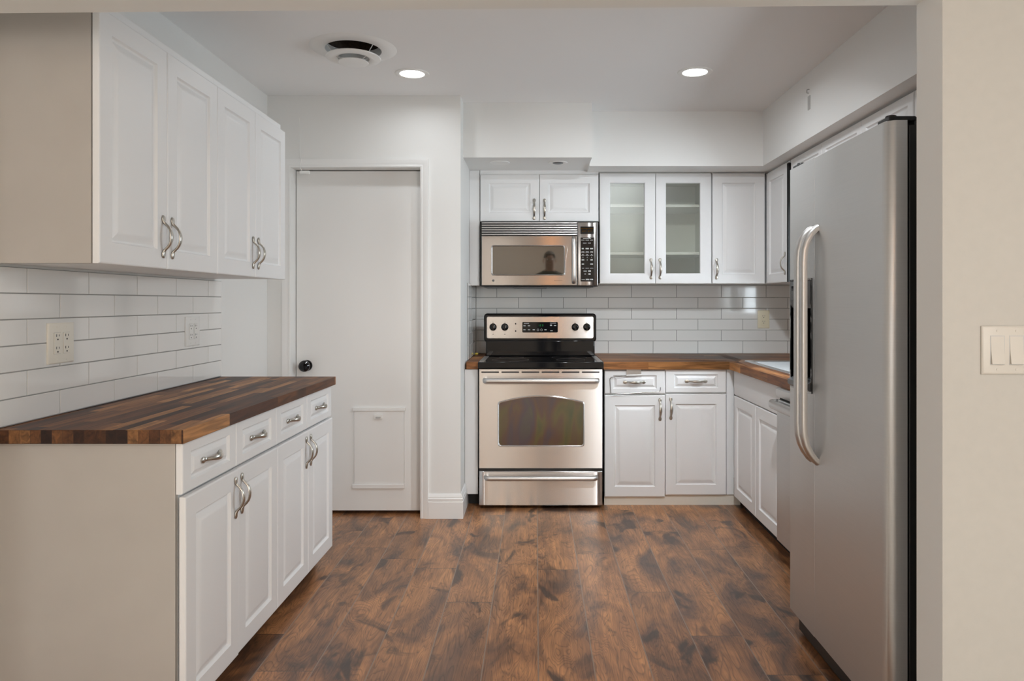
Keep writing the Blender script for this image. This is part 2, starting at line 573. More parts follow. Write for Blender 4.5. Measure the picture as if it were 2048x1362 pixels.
# baseboard with a stepped top, wrapped round the end of the door wall
def baseboard(name, path, mat):
    prof = [(0.016, 0.0), (0.016, 0.096), (0.012, 0.100), (0.015, 0.104), (0.015, 0.116), (0.010, 0.120), (0.012, 0.124), (0.008, 0.136), (0.004, 0.142), (0.0, 0.142)]
    bm = nb()
    P = [Vector((p[0], p[1], 0)) for p in path]
    nrm = []
    for i in range(len(P)):
        a = (P[i] - P[i - 1]).normalized() if i else None
        b = (P[i + 1] - P[i]).normalized() if i < len(P) - 1 else None
        ns = [Vector((d.y, -d.x, 0)) for d in (a, b) if d is not None]
        m = sum(ns, Vector()) / len(ns)
        nrm.append(m / m.length_squared)
    ls = [[tuple(P[i] + nrm[i] * d + Vector((0, 0, z))) for d, z in prof] for i in range(len(P))]
    rings(bm, ls, False, False, False)
    bm.faces.new([bm.verts.new(p) for p in ls[-1]] + [bm.verts.new((P[-1].x, P[-1].y, 0))])
    return struct(link(name, bm, mat))


baseboard('baseboard_back', [(OR_ + 0.046, DW), (RET, DW), (RET, 4.70)], M['trim'])
baseboard('baseboard_left', [(LW, 3.64), (LW, DW), (OL - 0.046, DW)], M['trim'])

# pantry door
d1 = struct(box('door_1', OL + 0.004, OR_ - 0.004, 4.335, 4.372, 0.020, OH - 0.006, M['trim'], bevel=0.0015))
bm = nb()
lathe(bm, [(0.001, -0.066), (0.022, -0.065), (0.032, -0.055), (0.034, -0.043), (0.027, -0.030), (0.013, -0.022), (0.012, -0.010), (0.031, -0.007), (0.033, 0.0)], axis='Y', cap0=True)
link('knob', bm, M['gloss'], d1, loc=(px(610, 4.30), 4.335, pz(732, 4.30)))['label'] = 'black round door knob'
fx0, fx1, fz0, fz1 = -1.083, -0.781, 0.165, 0.622
pd = box('pet_flap', fx0 + 0.004, fx1 - 0.004, 4.330, 4.335, fz0 + 0.012, fz1 - 0.01, M['trim'], d1, bevel=0.001)
pd['label'] = 'white pet flap set low in the door'
bm = nb()
bx(bm, fx0 - 0.004, fx1 + 0.006, 4.322, 4.335, fz1 - 0.010, fz1 + 0.009)
bx(bm, fx0 - 0.006, fx1 + 0.002, 4.322, 4.335, fz0 - 0.012, fz0 + 0.012)
bx(bm, fx0 - 0.003, fx0 + 0.001, 4.331, 4.335, fz0, fz1)
bx(bm, fx1 - 0.001, fx1 + 0.003, 4.331, 4.335, fz0, fz1)
link('flap_trim', bm, M['trim'], d1, bevel=0.0015)
bm = nb()
bx(bm, -0.957, -0.909, 4.314, 4.330, 0.566, 0.590)
bx(bm, -0.948, -0.918, 4.312, 4.315, 0.570, 0.580, 1)
link('latch', bm, [M['white'], M['greytag']], pd, bevel=0.001)

# contact sensor and its cable over the door
t = thing('contact_sensor', 'white contact sensor on a thin cable over the pantry door', 'sensor', (px(613, DW), DW - 0.018, pz(347, DW)))
box('sensor_body', -0.030, 0.026, -0.016, 0.0, -0.008, 0.010, M['white'], t, 0.002)
bm = nb()
sweep(bm, arc_pts([(-0.040, 0.012, 0.32), (-0.036, 0.012, 0.09), (-0.024, 0.0, 0.075), (-0.030, -0.010, 0.035), (-0.020, -0.008, 0.012)], 0.02), 0.0016, seg=6)
link('cable', bm, M['white'], t)


# ------------------------------------------------------------------ backsplash tiles
def tiles(name, w, h, rows, joints, place, g=0.0016, th=0.009):
    """rows: z lines; joints: per row list of u lines (including both ends)"""
    bm = nb()
    def add(u0, u1, z0, z1, d0, d1, mi, ch=0.0):
        a = [(u0, d0, z0), (u1, d0, z0), (u1, d0, z1), (u0, d0, z1)]
        b = [(u0, d1 - ch, z0), (u1, d1 - ch, z0), (u1, d1 - ch, z1), (u0, d1 - ch, z1)]
        ls = [[place(*p) for p in a], [place(*p) for p in b]]
        if ch:
            ls.append([place(u0 + ch, d1, z0 + ch), place(u1 - ch, d1, z0 + ch), place(u1 - ch, d1, z1 - ch), place(u0 + ch, d1, z1 - ch)])
        rings(bm, ls, False, True, True, mi)
    us = [u for r in joints for u in r]
    add(min(us), max(us), rows[0], rows[-1], 0.0, th - 0.0025, 1)
    for (z0, z1), js in zip(zip(rows, rows[1:]), joints):
        for u0, u1 in zip(js, js[1:]):
            if u1 - u0 > 0.012:
                add(u0 + g, u1 - g, z0 + g, z1 - g, 0.0, th, 0, 0.0012)
    return struct(link(name, bm, [M['tile'], M['grout']], ang=0.3))


def js(u0, u1, first, pitch):
    out = [u0]
    k = math.ceil((u0 - first) / pitch)
    while first + k * pitch < u1 - 0.004:
        if first + k * pitch > u0 + 0.004:
            out.append(first + k * pitch)
        k += 1
    return out + [u1]


zl = [0.891 + 0.0783 * k for k in range(7)]
jl = [js(1.95, 3.612, 3.464 if k % 2 else 3.310, 0.308) for k in range(6)]
jl[1] = [u for u in jl[1]]
tiles('wall_backsplash_left', 0, 0, zl, jl, lambda u, d, z: (LW + d, u, z))
zb = [0.8895] + [0.9035 + 0.0779 * k for k in range(1, 7)]
zb[-1] = 1.379
zb = [0.889, 0.9795, 1.0574, 1.1353, 1.2132, 1.2911, 1.3790]
jb_ = [js(RET + 0.009, RW, 0.517 if k % 2 == 0 else 0.3625, 0.3216) for k in range(6)]
tiles('wall_backsplash_back', 0, 0, zb, jb_, lambda u, d, z: (u, BW - d, z))
jr_ = [js(4.64, BW - 0.009, 4.93 if k % 2 else 4.78, 0.31) for k in range(6)]
tiles('wall_backsplash_return', 0, 0, zb, jr_, lambda u, d, z: (RET + d, u, z))


# ------------------------------------------------------------------ cabinet parts
def make_handle_mesh():
    bm = nb()
    half = [(-0.070, 0.0022, 0.0015, 0.0015), (-0.0675, 0.0026, 0.0042, 0.0022), (-0.062, 0.003, 0.0058, 0.0028), (-0.055, 0.0032, 0.0060, 0.0030), (-0.049, 0.0038, 0.0045, 0.0032), (-0.045, 0.0055, 0.0034, 0.0034), (-0.040, 0.010, 0.0033, 0.0033), (-0.033, 0.0175, 0.0036, 0.0032), (-0.024, 0.0240, 0.0042, 0.0031), (-0.012, 0.0282, 0.0052, 0.0030), (0, 0.0296, 0.0056, 0.0030)]
    full = half + [(-z, o, a, b) for z, o, a, b in reversed(half[:-1])]
    sweep(bm, [(0, -o, z) for z, o, a, b in full], [f[2] * 1.7 for f in full], [f[3] * 1.3 for f in full], seg=14, up=(1, 0, 0))
    # little collars where the bow meets the feet
    for s in (-1, 1):
        lathe(bm, [(0.0036, -0.004), (0.0042, -0.0025), (0.0042, 0.0), (0.0036, 0.0015)], (0, -0.0048, s * 0.0455), 'Z', 12, cap0=True, cap1=True)
    o = link('handle', bm, M['nickel'])
    me = o.data
    bpy.data.objects.remove(o)
    return me


HANDLE = make_handle_mesh()


def handle(parent, x, y, z, horizontal=False):
    o = bpy.data.objects.new('handle', HANDLE)
    COL.objects.link(o)
    o.parent = parent
    o.location = (x, y, z)
    if horizontal:
        o.rotation_euler = (0, PI / 2, 0)
    return o


def panel_loops(x0, x1, z0, z1, prof):
    out = []
    for p in prof:
        i, y = p[0], p[1]
        k = p[2] if len(p) > 2 else i
        out.append([(x0 + i, y, z0 + k), (x1 - i, y, z0 + k), (x1 - i, y, z1 - k), (x0 + i, y, z1 - k)])
    return out


def front(name, parent, x0, x1, z0, z1, yf=0.0, frame=0.062, raise_w=0.024, th=0.019, frame_z=None):
    """raised-panel front; its face lies at y = yf, thickness goes to +y"""
    bm = nb()
    fz_ = frame if frame_z is None else frame_z
    q = [(0.0, 0.0), (0.004, 0.0075), (0.007, 0.0095), (0.010, 0.0095), (0.010 + raise_w * 0.6, 0.0040), (0.010 + raise_w, 0.0012), (0.014 + raise_w, 0.0008)]
    prof = [(0.0, yf + th), (0.0, yf + 0.004), (0.0015, yf + 0.0012), (0.005, yf)] + [(frame + d, yf + y, fz_ + d) for d, y in q]
    rings(bm, panel_loops(x0, x1, z0, z1, prof))
    return link(name, bm, M['cab'], parent, ang=0.28)


def flat_front(name, parent, x0, x1, z0, z1, yf=0.0, th=0.019):
    bm = nb()
    rings(bm, panel_loops(x0, x1, z0, z1, [(0.0, yf + th), (0.0, yf + 0.004), (0.0015, yf + 0.0012), (0.005, yf)]))
    return link(name, bm, M['cab'], parent, ang=0.45)


G = 0.0015
L90, R90 = PI / 2, -PI / 2

# ---- wall cabinets on the left
UZ, UT = 1.365, 2.085
uy = [2.038, 2.417, 2.797, 3.176, 3.555]
for i, lab in ((0, 'tall white two-door wall cabinet with an end panel coloured for dim warm light over the walnut counter'), (2, 'tall white two-door wall cabinet over the walnut counter, the one beside the pantry door')):
    y0, y1, ym = uy[i], uy[i + 2], uy[i + 1]
    t = thing('wall_cabinet', lab, 'cabinet', (-1.22, y0, UZ), L90, 'wall cabinets on the left')
    w_ = y1 - y0
    dp = -1.22 - LW
    box('body', 0.001 if i else 0.016, w_ - 0.001, 0.021, dp - 0.001, 0.004, UT - UZ - 0.002, M['cab'], t)
    if i == 0:
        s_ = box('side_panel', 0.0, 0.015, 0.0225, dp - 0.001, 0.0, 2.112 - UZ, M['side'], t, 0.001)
        s_['label'] = 'laminate side panel with dim warm light in its beige'
    for k, (a, b) in enumerate(((0, ym - y0), (ym - y0, w_))):
        d = front('door', t, a + G, b - G, 0.0, UT - UZ, 0.0)
        handle(d, (b - 0.030) if k == 0 else (a + 0.030), 0.0, 0.105)
    box('top_rail', 0.0 if i == 0 else 0.001, w_ - (0.001 if i == 0 else 0.03), 0.014, 0.05, UT - UZ, 2.112 - UZ, M['cab'], t)

# ---- base cabinets on the left (the run stands a touch askew to the wall)
SK = -0.0125
FX, FY = -0.9945, 3.585
base_root = Vector((FX, FY, 0))
def skew(dist):          # point on the front line `dist` metres towards the camera from the far end
    return (FX - math.sin(-SK) * dist, FY - math.cos(SK) * dist, 0)
LB = 1.475
for i, lab in ((0, 'white base cabinet with an end panel coloured for dim warm light under the walnut counter'), (1, 'white base cabinet under the walnut counter, the one beside the pantry door')):
    t = thing('base_cabinet', lab, 'cabinet', skew(LB - i * LB / 2), L90 + SK, 'base cabinets on the left')
    w_ = LB / 2
    dp = 0.535
    bm = nb()
    bx(bm, 0.016 if i == 0 else 0.001, w_ - 0.001, 0.030, dp, 0.11, 0.8475)
    link('body', bm, M['cab'], t)
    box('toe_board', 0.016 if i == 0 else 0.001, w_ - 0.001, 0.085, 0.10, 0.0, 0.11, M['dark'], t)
    if i == 0:
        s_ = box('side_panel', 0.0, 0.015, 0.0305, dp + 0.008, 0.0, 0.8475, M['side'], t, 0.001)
        s_['label'] = 'laminate side panel with dim warm light in its beige'
    h_ = w_ / 2
    for k in (0, 1):
        a, b = k * h_, (k + 1) * h_
        dr = front('drawer', t, a + G, b - G, 0.699, 0.8455, 0.0095, 0.050, 0.014, frame_z=0.030)
        handle(dr, (a + b) / 2, 0.0103, 0.772, True)
        d = front('door', t, a + G, b - G, 0.060, 0.691, 0.0 if (i, k) == (0, 0) else 0.004)
        handle(d, (b - 0.030) if k == 0 else (a + 0.030), 0.0 if (i, k) == (0, 0) else 0.004, 0.600)

# left worktop
bm = nb()
hull(bm, [(LW, 2.094), (-1.0115, 2.094), (-0.9905, 3.612), (LW, 3.612)], 0.849, 0.889)
for f in bm.faces:
    if f.calc_center_median().y < 2.1:
        f.material_index = 1
tag(link('countertop', bm, [M['wood_l'], M['wood_e']], bevel=0.002), 'dark walnut butcher-block counter on the white base cabinets facing the refrigerator', 'countertop')

# ------------------------------------------------------------------ range
YR = 4.438
RX0, RX1 = px(957, YR), px(1206, YR)
rc = (RX0 + RX1) / 2
t = thing('range', 'stainless electric range with black glass cooktop between the base cabinets', 'stove', (rc, YR, 0))
hw = (RX1 - RX0) / 2
box('body', -hw + 0.002, hw - 0.002, 0.032, 0.70, 0.03, 0.852, M['black'], t)
for sx in (-1, 1):
    for yy in (0.10, 0.62):
        bm = nb()
        lathe(bm, [(0.018, 0.0), (0.018, 0.008), (0.009, 0.009), (0.009, 0.031)], (sx * (hw - 0.07), yy, 0), 'Z', 12, cap0=True, cap1=True)
        link('foot', bm, M['black'], t)


def bar_handle(parent, x0, x1, y, z, ry, rz, out):
    bm = nb()
    p = arc_pts([(x0, y, z), (x0 + 0.004, y - out, z), (x1 - 0.004, y - out, z), (x1, y, z)], 0.05, 8)
    sweep(bm, p, rz, ry, seg=16, up=(0, 0, 1))
    return link('handle', bm, M['bar'], parent)


def curved_face(bm, x0, x1, z0, z1, y0, depth, th, n=14, hole=None):
    """slab whose left and right edges roll back"""
    ls = []
    for k in range(n + 1):
        s = k / n
        x = x0 + (x1 - x0) * s
        e = min(s, 1 - s) * (x1 - x0)
        y = y0 + depth * max(0, 1 - e / 0.03) ** 2
        ls.append([(x, y0 + th, z0), (x, y + 0.003, z0), (x, y, z0 + 0.004), (x, y, z1 - 0.004), (x, y + 0.003, z1), (x, y0 + th, z1)])
    rings(bm, ls)


bm = nb()
curved_face(bm, -hw + 0.004, hw - 0.004, 0.020, 0.228, 0.0, 0.008, 0.030, 40)
dr = link('storage_drawer', bm, M['steel'], t)
bar_handle(dr, px(972, YR) - rc, px(1192, YR) - rc, 0.0, pz(954, YR), 0.014, 0.015, 0.040)
# oven door with arched window opening
wx0, wx1, wz0, wz1 = px(998, YR) - rc, px(1166.5, YR) - rc, pz(891, YR), pz(805, YR)
dz0, dz1 = 0.246, 0.851
win = rrect(wx0, wx1, wz0, wz1, 0.018, 6, 0.034)
bm = nb()
n = len(win)
cxw, czw = (wx0 + wx1) / 2, (wz0 + wz1) / 2
def ray_rect(p, x0, x1, z0, z1):
    dx, dz = p[0] - cxw, p[1] - czw
    s = 1e9
    if dx > 1e-9: s = min(s, (x1 - cxw) / dx)
    if dx < -1e-9: s = min(s, (x0 - cxw) / dx)
    if dz > 1e-9: s = min(s, (z1 - czw) / dz)
    if dz < -1e-9: s = min(s, (z0 - czw) / dz)
    return (cxw + dx * s, czw + dz * s)
X0, X1 = -hw + 0.003, hw - 0.003
# exact corners of the slab joined into the outline
orect = [ray_rect(p, X0, X1, dz0, dz1) for p in win]
for c in ((X0, dz0), (X1, dz0), (X1, dz1), (X0, dz1)):
    i = min(range(n), key=lambda k: (orect[k][0] - c[0]) ** 2 + (orect[k][1] - c[1]) ** 2)
    orect[i] = c
def scl(P, e):
    return [(cxw + (p[0] - cxw) * (1 + e / (wx1 - cxw)), czw + (p[1] - czw) * (1 + e / (wz1 - czw))) for p in P]
loops = [[(p[0], 0.030, p[1]) for p in orect], [(p[0], 0.003, p[1]) for p in orect], [(p[0] * 0.994, 0.0, p[1] + (0.002 if p[1] < 0.5 else -0.002)) for p in orect],
         [(p[0], 0.0, p[1]) for p in scl(win, 0.008)], [(p[0], -0.003, p[1]) for p in scl(win, 0.004)], [(p[0], 0.0, p[1]) for p in win], [(p[0], 0.006, p[1]) for p in win]]
rings(bm, loops, True, False)
od = link('oven_door', bm, M['steel'], t, ang=0.2)
bm = nb()
plate_y(bm, win, 0.004, 0.012)
link('oven_window', bm, M['oven'], od)['label'] = 'dark iridescent oven window'
bm = nb()
for k in range(6):
    a = px(962.5 + 40.2 * k, YR) - rc
    plate_y(bm, rrect(a, a + 0.108, 0.8275, 0.8355, 0.0035, 4), -0.0004, 0.004)
link('vent_slots', bm, M['dark'], od)
bar_handle(od, px(969, YR) - rc, px(1195, YR) - rc, 0.0, pz(760.5, YR), 0.013, 0.0165, 0.045)
# cooktop
bm = nb()
bx(bm, -hw - 0.003, hw + 0.003, -0.016, 0.50, 0.857, 0.894)
link('cooktop', bm, M['gloss'], t, 0.004)
for s in (-1, 1):
    a, b = sorted((s * (hw - 0.004), s * (hw - 0.034)))
    bm = nb()
    bx(bm, a, b, 0.02, 0.46, 0.894, 0.8965)
    link('cooktop_trim', bm, M['bar'], t, 0.001)
for cx_, cy_, r_ in ((-0.19, 0.16, 0.115), (0.19, 0.16, 0.09), (-0.19, 0.37, 0.08), (0.19, 0.37, 0.115)):
    bm = nb()
    lathe(bm, [(r_, 0.8941), (r_ - 0.001, 0.8943), (r_ - 0.002, 0.8941)], (cx_, cy_, 0), 'Z', 40)
    link('burner_ring', bm, M['darkgrey'], t)
# backguard
bm = nb()
bx(bm, -hw + 0.012, hw - 0.012, 0.478, 0.60, 0.894, 1.0)
link('riser', bm, M['gloss'], t, 0.006)
YG = 4.925
gy = YG - YR
bg0, bg1 = px(967.8, YG) - rc, px(1192.5, YG) - rc
bm = nb()
plate_y(bm, rrect(bg0, bg1, pz(684, YG), pz(627, YG), 0.022, 6), gy, gy + 0.10, cham=0.008)
gd = link('backguard', bm, M['gloss'], t)
bm = nb()
plate_y(bm, rrect(px(973.5, YG) - rc, px(1187, YG) - rc, pz(677, YG), pz(633, YG), 0.012, 5), gy - 0.003, gy + 0.004, cham=0.002)
n0 = len(bm.faces)
for x_ in (986.2, 1009.7, 1150.2, 1173.4):
    for a in range(-3, 4):
        X_, Z_ = px(x_, YG) - rc + 0.034 * math.sin(a * 0.6), pz(654, YG) + 0.034 * math.cos(a * 0.6)
        bx(bm, X_ - 0.001, X_ + 0.001, gy - 0.0035, gy - 0.003, Z_ - 0.0012, Z_ + 0.0012)
for x_ in (986.2, 1009.7):
    bx(bm, px(x_ - 1.5, YG) - rc, px(x_ + 1.5, YG) - rc, gy - 0.0035, gy - 0.003, pz(669, YG), pz(668.2, YG))
bm.faces.ensure_lookup_table()
for f in bm.faces[n0:]:
    f.material_index = 1
cp = link('control_panel', bm, [M['steel'], M['dark']], gd)
for x_ in (986.2, 1009.7, 1150.2, 1173.4):
    bm = nb()
    lathe(bm, [(0.0245, 0.004), (0.0245, -0.006), (0.020, -0.010), (0.018, -0.024), (0.015, -0.026)], (0, 0, 0), 'Y', 28, cap1=True)
    bx(bm, -0.005, 0.005, -0.031, -0.02, -0.018, 0.026)
    link('knob', bm, M['gloss'], t, loc=(px(x_, YG) - rc, gy - 0.006, pz(654, YG)))
bm = nb()
plate_y(bm, rrect(px(1044.6, YG) - rc, px(1115.7, YG) - rc, pz(665, YG), pz(644, YG), 0.006, 4), gy - 0.0045, gy, cham=0.001)
clock_bm = bm
bm = nb()
# seven-segment style digits, hardly legible in the picture
def seg_digit(bm, x, z, h, segs, y):
    w2, q = h * 0.5, h * 0.09
    S = {'a': (0, w2, h - q, h), 'g': (0, w2, h / 2 - q / 2, h / 2 + q / 2), 'd': (0, w2, 0, q), 'f': (0, q, h / 2, h), 'e': (0, q, 0, h / 2), 'b': (w2 - q, w2, h / 2, h), 'c': (w2 - q, w2, 0, h / 2)}
    for s in segs:
        a, b, c, d = S[s]
        bx(bm, x + a, x + b, y, y + 0.0006, z + c, z + d)
zz = pz(652.5, YG)
for xx, sg in ((1076.5, 'bc'), (1080, 'abged'), (1084.5, 'abcdef')):
    seg_digit(bm, px(xx, YG) - rc, zz, 0.0125, sg, gy - 0.0053)
digit_bm = bm
bm = clock_bm
n0 = len(bm.faces)
def mark(bm, x0, x1, y0, y1, D, yy, ox):
    bx(bm, px(x0, D) - ox, px(x1, D) - ox, yy, yy + 0.0006, pz(y1, D), pz(y0, D))
for cx_, cy_, w2, h2 in ((1049, 651.5, 2.2, .8), (1058, 651.5, 2.2, .8), (1049, 659.5, 2.2, .8), (1058, 659.5, 2.2, .8), (1067.5, 659.5, 2.2, .9), (1091, 659.5, 2.2, .9), (1102, 650.5, 2.0, 1.2), (1110, 651, 2.2, .8), (1053, 646.8, 5, .4), (1106, 646.3, 6, .4), (1103, 661.5, 2.4, .5)):
    mark(bm, cx_ - w2, cx_ + w2, cy_ - h2, cy_ + h2, YG, gy - 0.0053, rc)
for cx_, cy_ in ((1076, 659.8), (1083, 659.8)):
    lathe(bm, [(0.0075, 0.0), (0.0075, -0.0006), (0.006, -0.0006), (0.006, 0.0)], (px(cx_, YG) - rc, gy - 0.0046, pz(cy_, YG)), 'Y', 18)
bm.faces.ensure_lookup_table()
for f in bm.faces[n0:]:
    f.material_index = 1
dp_ = link('clock_display', bm, [M['gloss'], M['mark']], gd)
link('clock_digits', digit_bm, M['green'], dp_)
for cy_ in (647.5, 662):
    bm = nb()
    lathe(bm, [(0.005, 0.0), (0.005, -0.002), (0.003, -0.003)], (px(1031.2, YG) - rc, gy - 0.003, pz(cy_, YG)), 'Y', 12, cap1=True)
    link('indicator_light', bm, M['dark'], gd)

# ------------------------------------------------------------------ microwave
YM = 4.75
mx0, mx1, mz0, mz1 = px(960, YM), px(1197, YM), pz(572.5, YM), pz(444.3, YM)
mc = (mx0 + mx1) / 2
t = thing('microwave', 'stainless over-the-range microwave mounted above the range', 'microwave', (mc, YM, mz0))
mh = mz1 - mz0
mw = (mx1 - mx0) / 2
def mX(x): return px(x, YM) - mc
def mZ(y): return pz(y, YM) - mz0
box('body', -mw, mw, 0.020, 0.47, 0.0, mh, M['black'], t, 0.003)
bm = nb()
bx(bm, mX(963), mX(1154.3), 0.004, 0.022, mZ(470.8), mZ(445))
link('grille_back', bm, M['dark'], t)
bm = nb()
for k in range(6):
    y_ = 444.6 + 4.62 * k
    z0_, z1_ = mZ(y_ + 2.5), mZ(y_ - 0.2)
    rings(bm, [[(x, 0.016, z1_), (x, 0.001, z1_), (x, -0.001, z1_ - 0.001), (x, -0.002, z0_ + 0.001), (x, -0.001, z0_), (x, 0.016, z0_)] for x in (mX(963.5), mX(1154))])
link('vent_grille', bm, M['bar'], t)
wx0, wx1, wz0, wz1 = mX(984.5), mX(1128), mZ(549), mZ(492.5)
win = rrect(wx0, wx1, wz0, wz1, 0.014, 5)
cxw, czw = (wx0 + wx1) / 2, (wz0 + wz1) / 2
X0, X1, dz0, dz1 = mX(963.3), mX(1154), mZ(570.8), mZ(471.6)
n = len(win)
orect = [ray_rect(p, X0, X1, dz0, dz1) for p in win]
for c in ((X0, dz0), (X1, dz0), (X1, dz1), (X0, dz1)):
    i = min(range(n), key=lambda k: (orect[k][0] - c[0]) ** 2 + (orect[k][1] - c[1]) ** 2)
    orect[i] = c
def scl2(P, e):
    return [(cxw + (p[0] - cxw) * (1 + e / (wx1 - cxw)), czw + (p[1] - czw) * (1 + e / (wz1 - czw))) for p in P]
bm = nb()
rings(bm, [[(p[0], 0.020, p[1]) for p in orect], [(p[0], 0.002, p[1]) for p in orect], [(cxw + (p[0] - cxw) * 0.993, 0.0, czw + (p[1] - czw) * 0.986) for p in orect],
           [(p[0], 0.0, p[1]) for p in scl2(win, 0.007)], [(p[0], -0.0025, p[1]) for p in scl2(win, 0.003)], [(p[0], 0.0, p[1]) for p in win], [(p[0], 0.004, p[1]) for p in win]], True, False)
md = link('microwave_door', bm, M['steelm'], t, ang=0.2)
bm = nb()
plate_y(bm, win, 0.003, 0.010)
for v in bm.verts:                      # the pane hangs a little out of true
    v.co.y += 0.0150 * (wz1 - v.co.z)
link('door_window', bm, M['mwglass'], md)['label'] = 'dark mirror-like door window'
bm = nb()
hz0, hz1 = mZ(566), mZ(474)
hx = mX(1147.3)
p = [(hx, 0.0, hz1), (hx, -0.012, hz1 - 0.012), (hx, -0.022, hz1 - 0.045), (hx, -0.026, (hz0 + hz1) / 2), (hx, -0.022, hz0 + 0.045), (hx, -0.012, hz0 + 0.012), (hx, 0.0, hz0)]
sweep(bm, arc_pts(p, 0.03, 4), 0.0125, 0.008, seg=14, up=(1, 0, 0))
link('handle', bm, M['bar'], md)
# crease pressed into the steel beside the window
bm = nb()
cr = [(1128, 492, 0), (1131, 490, 0), (1135, 496, 0), (1134, 506, 0), (1131.5, 518, 0), (1131, 535, 0), (1132, 545, 0), (1130, 550, 0), (1126, 551, 0)]
sweep(bm, arc_pts([(mX(a), -0.0002, mZ(b)) for a, b, c in cr], 0.01, 3), 0.0022, 0.0014, seg=8, up=(1, 0, 0))
link('crease', bm, M['steelm'], md)
bm = nb()
lathe(bm, [(0.0075, 0.0), (0.0075, -0.0012), (0.0052, -0.0012), (0.0052, -0.0004), (0.0028, -0.0004), (0.0028, -0.0012), (0.001, -0.0012)], (mX(986.6), 0.0, mZ(561.2)), 'Y', 24, cap1=True)
link('emblem', bm, M['darkgrey'], md)['label'] = 'small round dark emblem'
bm = nb()
mark(bm, 1108, 1124, 560.6, 561.2, YM, -0.0004, mc)
for v in bm.verts:
    v.co.z -= mz0
link('name_strip', bm, M['darkgrey'], md)
bm = nb()
rings(bm, panel_loops(mX(1155.4), mX(1195.3), mZ(570.8), mZ(444.6), [(0.0, 0.02), (0.0, 0.002), (0.003, 0.0)]))
cpn = link('control_panel', bm, M['steelm'], t)
bm = nb()
bx(bm, mX(1160.8), mX(1187.8), -0.0012, 0.002, mZ(468), mZ(453))
dsp = link('display', bm, M['gloss'], cpn, 0.001)
bm = nb()
for row, xs in ((457.3, (1162.5, 1165.6, 1168.7, 1171.8, 1174.9, 1178, 1181.1, 1184.2)), (462.4, (1164.5, 1167.6, 1170.7, 1176, 1179.1, 1182.2))):
    for k, x_ in enumerate(xs):
        mark(bm, x_, x_ + 1.9, row - 1.2, row + 1.2 - (k % 3) * 0.5, YM, -0.0018, mc)
for v in bm.verts:
    v.co.z -= mz0
link('display_digits', bm, M['amber'], dsp)
bm = nb()
bx(bm, mX(1161), mX(1188), -0.0012, 0.002, mZ(563), mZ(475))
key_bm = bm
bm = nb()
rowsk = [(477.2, 0.35, [(1166, 1182)]), (480.3, .5, [(1162.5, 1169), (1171, 1178), (1180.5, 1185.5)]), (486.2, .5, [(1166, 1173), (1176, 1181.5)]),
         (497.3, 1.3, [(1163.5, 1167.5), (1171, 1177.5), (1180, 1186)]), (503.5, .5, [(1163, 1168.5), (1171.5, 1177.5), (1180.5, 1186)]), (505, .35, [(1162.5, 1169), (1171, 1178), (1180, 1186)]),
         (509, .6, [(1164.5, 1167), (1173, 1175.5), (1182, 1184.5)]), (510.8, .35, [(1162.5, 1169), (1171, 1178), (1180, 1186)]), (514.6, .7, [(1165.2, 1166.5), (1173.8, 1175), (1182.6, 1183.8)]),
         (519.8, 1.3, [(1163.3, 1168.5), (1173.9, 1175), (1180.8, 1185.5)]), (528.2, 1.2, [(1163.6, 1168), (1180.5, 1186)]), (536.5, .5, [(1164, 1168), (1171, 1178), (1180, 1186.5)]),
         (542.2, 0.6, [(1167, 1173.5)]), (542.2, 1.5, [(1176.5, 1181.8)]), (548, .6, [(1168.5, 1171.8)]), (548, 1.3, [(1176.8, 1181.2)]), (559.3, .5, [(1163, 1169.5)]), (559, 1.2, [(1171.5, 1178.5), (1180, 1186)])]
for y_, h_, spans in rowsk:
    for a, b in spans:
        mark(bm, a, b, y_ - h_, y_ + h_, YM, -0.0018, mc)
for v in bm.verts:
    v.co.z -= mz0
for f in bm.faces:
    f.material_index = 1
me_ = bpy.data.meshes.new('legends')
bm.to_mesh(me_)
bm.free()
key_bm.from_mesh(me_)
kp = link('keypad', key_bm, [M['gloss'], M['mark']], cpn)
bm = nb()
bx(bm, -mw + 0.02, mw - 0.03, 0.06, 0.44, -0.006, 0.0)
bx(bm, -0.17, 0.05, 0.05, 0.30, -0.012, -0.004)
link('underside_filter', bm, M['darkgrey'], t, 0.002)

# ------------------------------------------------------------------ wall cabinets on the back wall
YU = 4.81
def uX(x): return px(x, YU)
UB, UTP = 1.379, 2.106
DEP = BW - YU
t = thing('wall_cabinet', 'small white two-door cabinet directly above the microwave', 'cabinet', (uX(960), YU, 1.789), 0)
w_ = uX(1197.5) - uX(960)
hh = 2.0985 - 1.789
box('body', 0.002, w_ - 0.002, 0.021, DEP - 0.001, 0.003, hh + 0.028, M['cab'], t)
box('top_rail', 0.0, w_, 0.012, 0.0205, hh + 0.0015, 2.1285 - 1.789, M['cab'], t)
for k in (0, 1):
    a, b = k * w_ / 2, (k + 1) * w_ / 2
    d = front('door', t, a + G, b - G, 0.0, hh, 0.0, 0.058, 0.022)
    handle(d, (b - 0.034) if k == 0 else (a + 0.034), 0.0, 0.080)
# filler between return wall and the microwave
tag(box('filler_panel', RET + 0.001, uX(959), YU + 0.010, YU + 0.03, pz(571, YU), 2.128, M['cab'], bevel=0.001), 'narrow white vertical filler strip at the left of the microwave', 'filler panel')

